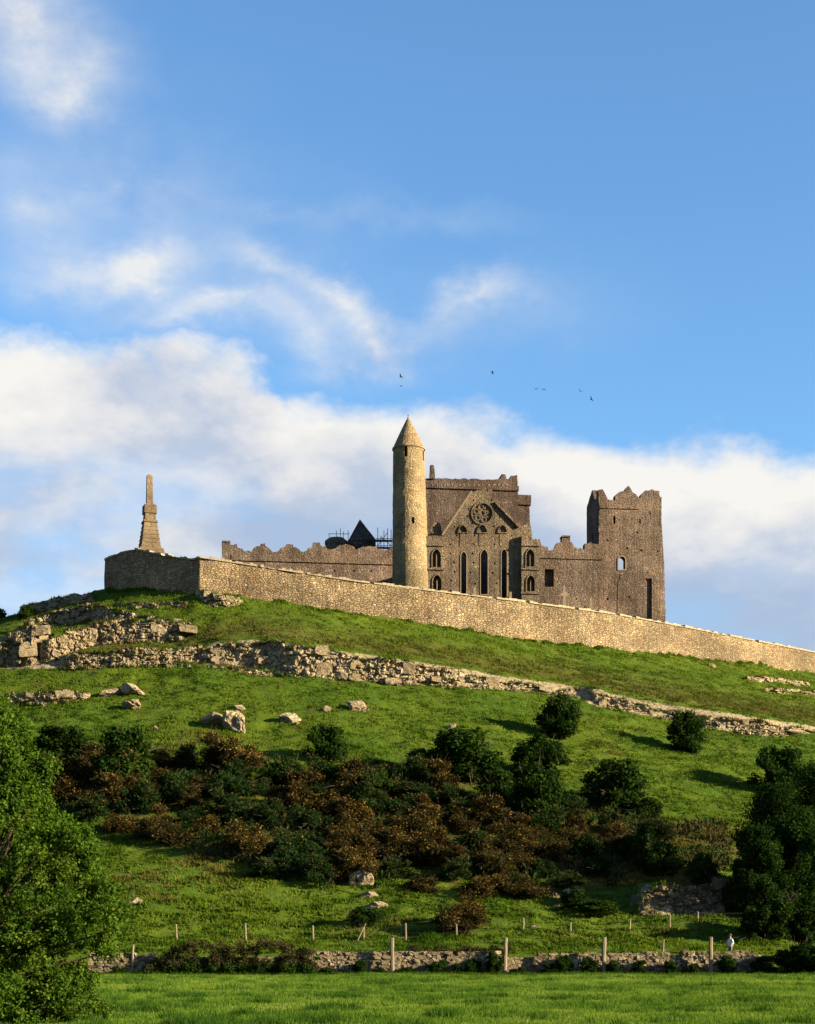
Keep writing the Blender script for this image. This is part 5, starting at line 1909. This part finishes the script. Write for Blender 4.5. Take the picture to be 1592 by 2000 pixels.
def person(px, Y, label):
    X = (px - CX) / F * Y
    z0 = gz(X, Y)
    J = {'pel': (0, 0, 0.95), 'wa': (0, 0, 1.08), 'ch': (0.01, 0, 1.28), 'nk0': (0.015, 0, 1.44), 'nk': (0.03, 0, 1.52), 'hd': (0.05, 0, 1.60), 'hd1': (0.055, 0, 1.68),
         'sl': (0.0, 0.18, 1.40), 'el': (-0.07, 0.23, 1.13), 'wl': (0.04, 0.22, 0.90), 'sr': (0.0, -0.18, 1.40), 'er': (0.08, -0.24, 1.14), 'wr': (0.24, -0.22, 0.97),
         'hl': (0, 0.09, 0.90), 'kl': (0.12, 0.10, 0.50), 'al': (0.02, 0.10, 0.10), 'tl': (0.20, 0.10, 0.04), 'hr': (0, -0.09, 0.90), 'kr': (-0.04, -0.10, 0.49), 'ar': (-0.20, -0.10, 0.12), 'tr': (-0.05, -0.10, 0.04)}
    rad = {'pel': .145, 'wa': .135, 'ch': .155, 'nk0': .10, 'nk': .055, 'hd': .095, 'hd1': .088, 'sl': .07, 'el': .046, 'wl': .033, 'sr': .07, 'er': .046, 'wr': .033, 'hl': .095, 'kl': .062, 'al': .042, 'tl': .036, 'hr': .095, 'kr': .062, 'ar': .042, 'tr': .036}
    E = [('pel', 'wa'), ('wa', 'ch'), ('ch', 'nk0'), ('nk0', 'nk'), ('nk', 'hd'), ('hd', 'hd1'), ('ch', 'sl'), ('sl', 'el'), ('el', 'wl'), ('ch', 'sr'), ('sr', 'er'), ('er', 'wr'), ('pel', 'hl'), ('hl', 'kl'), ('kl', 'al'), ('al', 'tl'), ('pel', 'hr'), ('hr', 'kr'), ('kr', 'ar'), ('ar', 'tr')]
    for s, wn in (('l', 'wl'), ('r', 'wr')):
        w0 = Vector(J[wn])
        J['pm' + s] = tuple(w0 + Vector((0.03, 0, -0.08)))
        rad['pm' + s] = 0.030
        E.append((wn, 'pm' + s))
        for k in range(4):
            a, b = f'f{s}{k}', f'g{s}{k}'
            J[a] = tuple(w0 + Vector((0.06 - 0.022 * k, 0.0, -0.125)))
            J[b] = tuple(w0 + Vector((0.075 - 0.022 * k, 0.02 if s == 'r' else -0.02, -0.165 + 0.006 * abs(k - 1))))
            rad[a], rad[b] = 0.010, 0.008
            E += [('pm' + s, a), (a, b)]
        a = f't{s}h'
        J[a] = tuple(w0 + Vector((0.075, 0.01, -0.085)))
        rad[a] = 0.010
        E.append(('pm' + s, a))
    ks = list(J)
    me = bpy.data.meshes.new('person')
    me.from_pydata([J[k] for k in ks], [(ks.index(a), ks.index(b)) for a, b in E], [])
    o = bpy.data.objects.new('person', me)
    COL.objects.link(o)
    sm = o.modifiers.new('skin', 'SKIN')
    for k, sv in zip(ks, me.skin_vertices[0].data):
        sv.radius = (rad[k], rad[k])
        sv.use_root = (k == 'pel')
    o.modifiers.new('sub', 'SUBSURF').levels = 1
    dg = bpy.context.evaluated_depsgraph_get()
    m2 = bpy.data.meshes.new_from_object(o.evaluated_get(dg))
    o.modifiers.clear()
    o.data = m2
    m2.materials.clear()
    for k in ('shirt', 'trousers', 'skin', 'shoe'):
        m2.materials.append(M[k])
    for p in m2.polygons:
        c = p.center
        side = abs(c.y) > 0.17
        if c.z > 1.47 or (side and c.z < 1.12 and c.z > 0.7):
            p.material_index = 2
        elif c.z < 0.09:
            p.material_index = 3
        elif c.z < 0.94 and not side:
            p.material_index = 1
        p.use_smooth = True
    # nose and hair
    bm = bmesh.new()
    bmesh.ops.create_icosphere(bm, subdivisions=2, radius=0.112, matrix=Matrix.Translation((0.035, 0, 1.655)))
    for vtx in bm.verts:
        if vtx.co.z < 1.62:
            vtx.co.z = 1.62 - (1.62 - vtx.co.z) * (0.9 if vtx.co.x < 0.03 else 0.15)
        if vtx.co.x > 0.09:
            vtx.co.z = max(vtx.co.z, 1.69)
    hm = bpy.data.meshes.new('hair')
    bm.to_mesh(hm)
    bm.free()
    hm.materials.append(M['hair'])
    ob('hair', hm, o)
    parts_ = [tube([(0.13, 0, 1.64), (0.165, 0, 1.60), (0.13, 0, 1.59)], [0.010, 0.016, 0.012], 6)]
    v, f = merge(parts_)
    nm = ob('nose', mesh_py('nose', v, f, M['skin']), o)
    o.location = (X, Y, z0)
    o.rotation_euler = (0, 0, R(200))
    tag(o, label, 'person')
    return o


person(1427, 106.15, 'person in a white shirt walking behind the field wall')

# ------------------------------------------------------------------ birds
def bird(px, py, Y, span, flap, yaw, bank, label):
    V, Fc = tube([(-0.30, 0, 0.0), (-0.22, 0, 0.0), (-0.05, 0, -0.005), (0.10, 0, 0.01), (0.19, 0, 0.03), (0.25, 0, 0.03), (0.31, 0, 0.015)], [0.045, 0.03, 0.065, 0.07, 0.042, 0.04, 0.008], 8)
    prt = [(V, Fc)]
    for s in (-1, 1):
        w_ = [(0.10, 0.04, 0.02), (-0.10, 0.04, 0.02), (0.13, 0.24, 0.02 + 0.2 * math.sin(flap)), (-0.10, 0.24, 0.2 * math.sin(flap)), (0.02, 0.5, 0.36 * math.sin(flap) + 0.02), (-0.12, 0.46, 0.34 * math.sin(flap))]
        w_ = [(x, y * s, z) for x, y, z in w_]
        up_ = [(x, y, z + 0.014) for x, y, z in w_]
        fs = [(0, 1, 3, 2), (2, 3, 5, 4), (6, 8, 9, 7), (8, 10, 11, 9), (0, 2, 8, 6), (2, 4, 10, 8), (4, 5, 11, 10), (5, 3, 9, 11), (3, 1, 7, 9), (1, 0, 6, 7)]
        prt.append((w_ + up_, fs))
    v, f = merge(prt)
    o = ob('bird', mesh_py('bird', v, f, M['bird']), None, P(px, py, Y))
    o.scale = (span, span, span)
    o.rotation_euler = (bank, 0, yaw)
    tag(o, label, 'bird', 'crows wheeling over the cathedral')


bird(783, 736, 245, 0.85, 0.6, R(150), 0.5, 'upper bird of the pair right above the round tower')
bird(783, 754, 250, 0.7, 0.2, R(20), 0.2, 'lower bird of the pair right above the round tower')
bird(962, 727, 245, 0.75, -0.3, R(160), 0.5, 'bird flying alone and highest of all')
bird(1047, 760, 250, 0.85, 0.9, R(80), 0.2, 'left bird of the close pair flying at equal height')
bird(1062, 760, 250, 0.85, -0.5, R(95), 0.1, 'right bird of the close pair flying at equal height')
bird(1133, 764, 245, 0.75, 0.9, R(60), 0.7, 'bird just above the lowest bird on the right')
bird(1155, 780, 245, 0.85, 0.7, R(130), 0.8, 'lowest and rightmost bird over the nave')

# ------------------------------------------------------------------ grass
def grass_mesh(name, X, Y, h, wdt, mat, seed, tint, lean=0.35, blades=2):
    r = np.random.default_rng(seed)
    Z = ground(X, Y)
    n = len(X)
    Vs, ts_ = [], []
    for k in range(blades):
        a = r.uniform(0, math.pi, n)
        dx_, dy_ = np.cos(a) * wdt / 2, np.sin(a) * wdt / 2
        ox, oy = r.normal(size=n) * wdt * 0.6, r.normal(size=n) * wdt * 0.6
        hh = h * r.uniform(0.6, 1.3, n)
        lx, ly = r.normal(size=n) * lean * hh, r.normal(size=n) * lean * hh
        bx, by = X + ox, Y + oy
        tri_ = np.stack([np.stack([bx - dx_, by - dy_, Z - 0.03], 1), np.stack([bx + dx_, by + dy_, Z - 0.03], 1), np.stack([bx + lx, by + ly, Z + hh], 1)], 1)
        Vs.append(tri_.reshape(-1, 3))
        ts_.append(np.clip(tint + r.normal(size=n) * 0.12, 0, 1))
    V = np.concatenate(Vs)
    return mesh_np(name, V, np.arange(len(V)).reshape(-1, 3), mat, False, np.concatenate(ts_))


gg = np.random.default_rng(77)
# near field: denser towards the camera
n = 390000
pyv = HY + 50 + gg.random(n) ** 0.85 * 130
Yf = ZC * F / (pyv - HY)
Yf = np.where(gg.random(n) < 0.5, gg.uniform(40, 104.3, n), np.clip(Yf, 31, 104.3))
Xf = (gg.uniform(-260, 1900, n) - CX) / F * Yf
clump = fbm(Xf / 1.3, Yf / 2.2, 0, 61, 3)
big = fbm(Xf / 8, Yf / 12, 0, 62, 2)
tuft = sstep(0.45, 0.8, fbm(Xf / 0.8, Yf / 1.6, 0, 63, 2))
hf = 0.10 + 0.05 * np.clip(clump, -0.6, 1.0) + 0.02 * gg.random(n) + 0.12 * tuft
tf_ = np.clip(0.58 - 0.28 * clump + 0.2 * big - 0.5 * tuft, 0, 1)
o = ob('field_grass', grass_mesh('field_grass', Xf, Yf, hf, 0.035, M['meadow'], 78, tf_, 0.4, 2))
tag(o, 'short sunlit meadow grass of the near field', 'grass', None, 'stuff')
# hillside tussocks
n = 450000
pxv = gg.uniform(-260, 1900, n)
Yh = 107 + (255 - 107) * gg.random(n) ** 1.15
Xh = (pxv - CX) / F * Yh
tdv = curve(td_c, pxv)
Zh = ground(Xh, Yh)
pyh = HY - (Zh - ZC) / Yh * F
cbv, ctv = curve(cb_c, pxv), curve(ct_c, pxv)
ok = (Yh < tdv - 0.3) & ~((pyh > ctv + 2) & (pyh < cbv - 2) & (Yh > 150)) & ~((pxv > 1245) & (pxv < 1410) & (pyh > 1725) & (pyh < 1788))
Xh, Yh, pxv, pyh, ctv = Xh[ok], Yh[ok], pxv[ok], pyh[ok], ctv[ok]
cl_ = fbm(Xh / 1.6, Yh / 1.0, 0, 65, 3)
kp = cl_ > -0.45
Xh, Yh, pxv, pyh, ctv, cl_ = Xh[kp], Yh[kp], pxv[kp], pyh[kp], ctv[kp], cl_[kp]
hh_ = 0.14 + 0.12 * np.clip(cl_, -0.3, 1.2)
th_ = np.clip(0.50 - 0.28 * cl_ + 0.22 * fbm(Xh / 11, Yh / 15, 0, 66, 2), 0, 1)
dryp = np.clip(fbm(Xh / 3.5, Yh / 3.0, 0, 68, 3) - 0.6, 0, 1) * 1.2
dryp = np.maximum(dryp, sstep(0, 10, ctv - pyh) * (1 - sstep(14, 60, ctv - pyh)) * (Yh > 150) * 0.5)
bank_b = sstep(1050, 1180, pxv) * (1 - sstep(1400, 1430, pxv)) * sstep(1590, 1620, pyh) * (1 - sstep(1720, 1750, pyh)) * (Yh < 165)
dryp = np.maximum(dryp, bank_b * 0.92)
dryp = np.maximum(dryp, 0.75 * np.exp(-((pxv - 385) / 75) ** 2 - ((pyh - 1672 - (pxv - 385) * 0.35) / 38) ** 2) * (Yh < 160))
dryp = np.maximum(dryp, 0.7 * np.exp(-((pxv - 905) / 30) ** 2 - ((pyh - 1808) / 12) ** 2) * (Yh < 125))
isdry = gg.random(len(Xh)) < dryp
o = ob('hill_grass', grass_mesh('hill_grass', Xh[~isdry], Yh[~isdry], hh_[~isdry], 0.12, M['grass'], 79, th_[~isdry], 0.45, 2))
tag(o, 'tussocky green pasture grass on the hillside', 'grass', None, 'stuff')
o = ob('dry_grass', grass_mesh('dry_grass', Xh[isdry], Yh[isdry], hh_[isdry] * 1.5, 0.11, M['drygrass'], 80, np.clip(th_[isdry], 0, 1), 0.45, 2))
tag(o, 'brown dead grass on the ledges and banks of the hillside', 'grass', None, 'stuff')
# rank grass at the foot of the field wall
n = 16000
pxv = gg.uniform(180, 1600, n)
Yw = gg.uniform(103.2, 104.3, n)
Xw = (pxv - CX) / F * Yw
o = ob('verge_grass', grass_mesh('verge_grass', Xw, Yw, 0.12 + 0.12 * gg.random(n), 0.06, M['grass'], 81, np.clip(0.1 + 0.25 * gg.random(n), 0, 1), 0.3, 2))
tag(o, 'dark rank grass along the foot of the field wall', 'grass', None, 'stuff')

# tangled undergrowth knitting the gorse bank together
n = 95000
pxv = gg.uniform(60, 1430, n)
pyv = gg.uniform(1440, 1770, n)
okv = (pyv > up_l(pxv) - 30) & (pyv < lo_l(pxv) + 6 + 18 * vnoise(pxv / 40, pyv / 25, 0, 12)) & (fbm(pxv / 55, pyv / 30, 0, 14, 3) > -0.22 + 0.25 * sstep(1050, 1200, pxv))
pxv, pyv = pxv[okv], pyv[okv]
Yu = depth_below(pxv, pyv)
Xu = (pxv - CX) / F * Yu
Zu = ground(Xu, Yu)
uh = 0.25 + 0.75 * np.clip(0.5 + 0.6 * fbm(Xu / 1.8, Yu / 1.8, 0, 15, 3), 0, 1.3)
nn = len(Xu)
tdir = gg.normal(size=(nn, 3)) * 0.55
tdir[:, 2] = np.abs(tdir[:, 2]) + 0.5
tdir /= np.linalg.norm(tdir, axis=1)[:, None]
bdir = np.cross(tdir, gg.normal(size=(nn, 3)))
bdir /= np.linalg.norm(bdir, axis=1)[:, None] + 1e-9
pc = np.stack([Xu, Yu, Zu + uh * gg.random(nn)], 1)
Lq = (0.20 * gg.uniform(0.6, 1.5, nn))[:, None]
Vq = np.stack([pc - tdir * Lq, pc + bdir * Lq * 0.3, pc + tdir * Lq, pc - bdir * Lq * 0.3], 1).reshape(-1, 3)
o = ob('undergrowth', mesh_np('undergrowth', Vq, np.arange(nn * 4).reshape(nn, 4), M['bramble'], False, np.clip(0.25 + 0.5 * gg.random(nn) + 0.3 * vnoise(Xu / 3, Yu / 3, 0, 16), 0, 1)))
isu = vnoise(Xu / 2.2, Yu / 2.2, 0, 19) + 0.5 * gg.random(nn) > 0.25
o.data.materials.append(M['gorse_green'])
o.data.polygons.foreach_set('material_index', isu.astype(np.int32))
tag(o, 'tangled brown bracken and bramble undergrowth between the gorse bushes', 'undergrowth', None, 'stuff')
# grass growing over the lips of the ledges and lodged on their beds
tp = np.concatenate(TUFTS)
tp = np.concatenate([tp, tp + gg.normal(size=tp.shape) * (0.07, 0.05, 0.0)])
nn = len(tp)
aa = gg.uniform(0, math.pi, nn)
wv_ = 0.06
hv = gg.uniform(0.10, 0.36, nn)
lx, ly = gg.normal(size=nn) * 0.12, -gg.uniform(-0.05, 0.2, nn)
Vl = np.stack([np.stack([tp[:, 0] - np.cos(aa) * wv_, tp[:, 1] - np.sin(aa) * wv_, tp[:, 2] - 0.05], 1), np.stack([tp[:, 0] + np.cos(aa) * wv_, tp[:, 1] + np.sin(aa) * wv_, tp[:, 2] - 0.05], 1), np.stack([tp[:, 0] + lx, tp[:, 1] + ly, tp[:, 2] + hv * gg.choice([1.0, 1.0, -0.7], nn)], 1)], 1)
isg = vnoise(tp[:, 0] / 1.6, tp[:, 2] / 1.0, 0, 91) + 0.5 * gg.random(nn) > 0.1
for nm, sel, mt, lb in (('ledge_grass', isg, 'grass', 'green turf growing over the lips of the rock ledges'), ('ledge_dry_grass', ~isg, 'drygrass', 'tufts of brown grass lodged on the rock ledges')):
    Vs_ = Vl[sel].reshape(-1, 3)
    o = ob(nm, mesh_np(nm, Vs_, np.arange(len(Vs_)).reshape(-1, 3), M[mt], False, np.clip(gg.random(len(Vs_) // 3) * 0.8, 0, 1)))
    tag(o, lb, 'grass', None, 'stuff')
# weeds along the foot of the enclosure wall
n = 9000
pxv = gg.uniform(212, 1640, n)
keepv = vnoise(pxv / 22, pxv * 0, 0, 95) + 0.4 * gg.random(n) > 0.0
pxv = pxv[keepv]
Yw = curve(td_c, pxv) - gg.uniform(0.25, 0.9, len(pxv))
Xw = (pxv - CX) / F * curve(td_c, pxv)
hw_ = 0.15 + 0.35 * np.clip(vnoise(pxv / 9, pxv * 0, 0, 96), 0, 1)
o = ob('wall_foot_weeds', grass_mesh('wall_foot_weeds', Xw, Yw, hw_, 0.10, M['grass'], 97, np.clip(0.1 + 0.5 * gg.random(len(pxv)), 0, 1), 0.4, 2))
tag(o, 'weeds and long grass along the foot of the enclosure wall', 'grass', None, 'stuff')
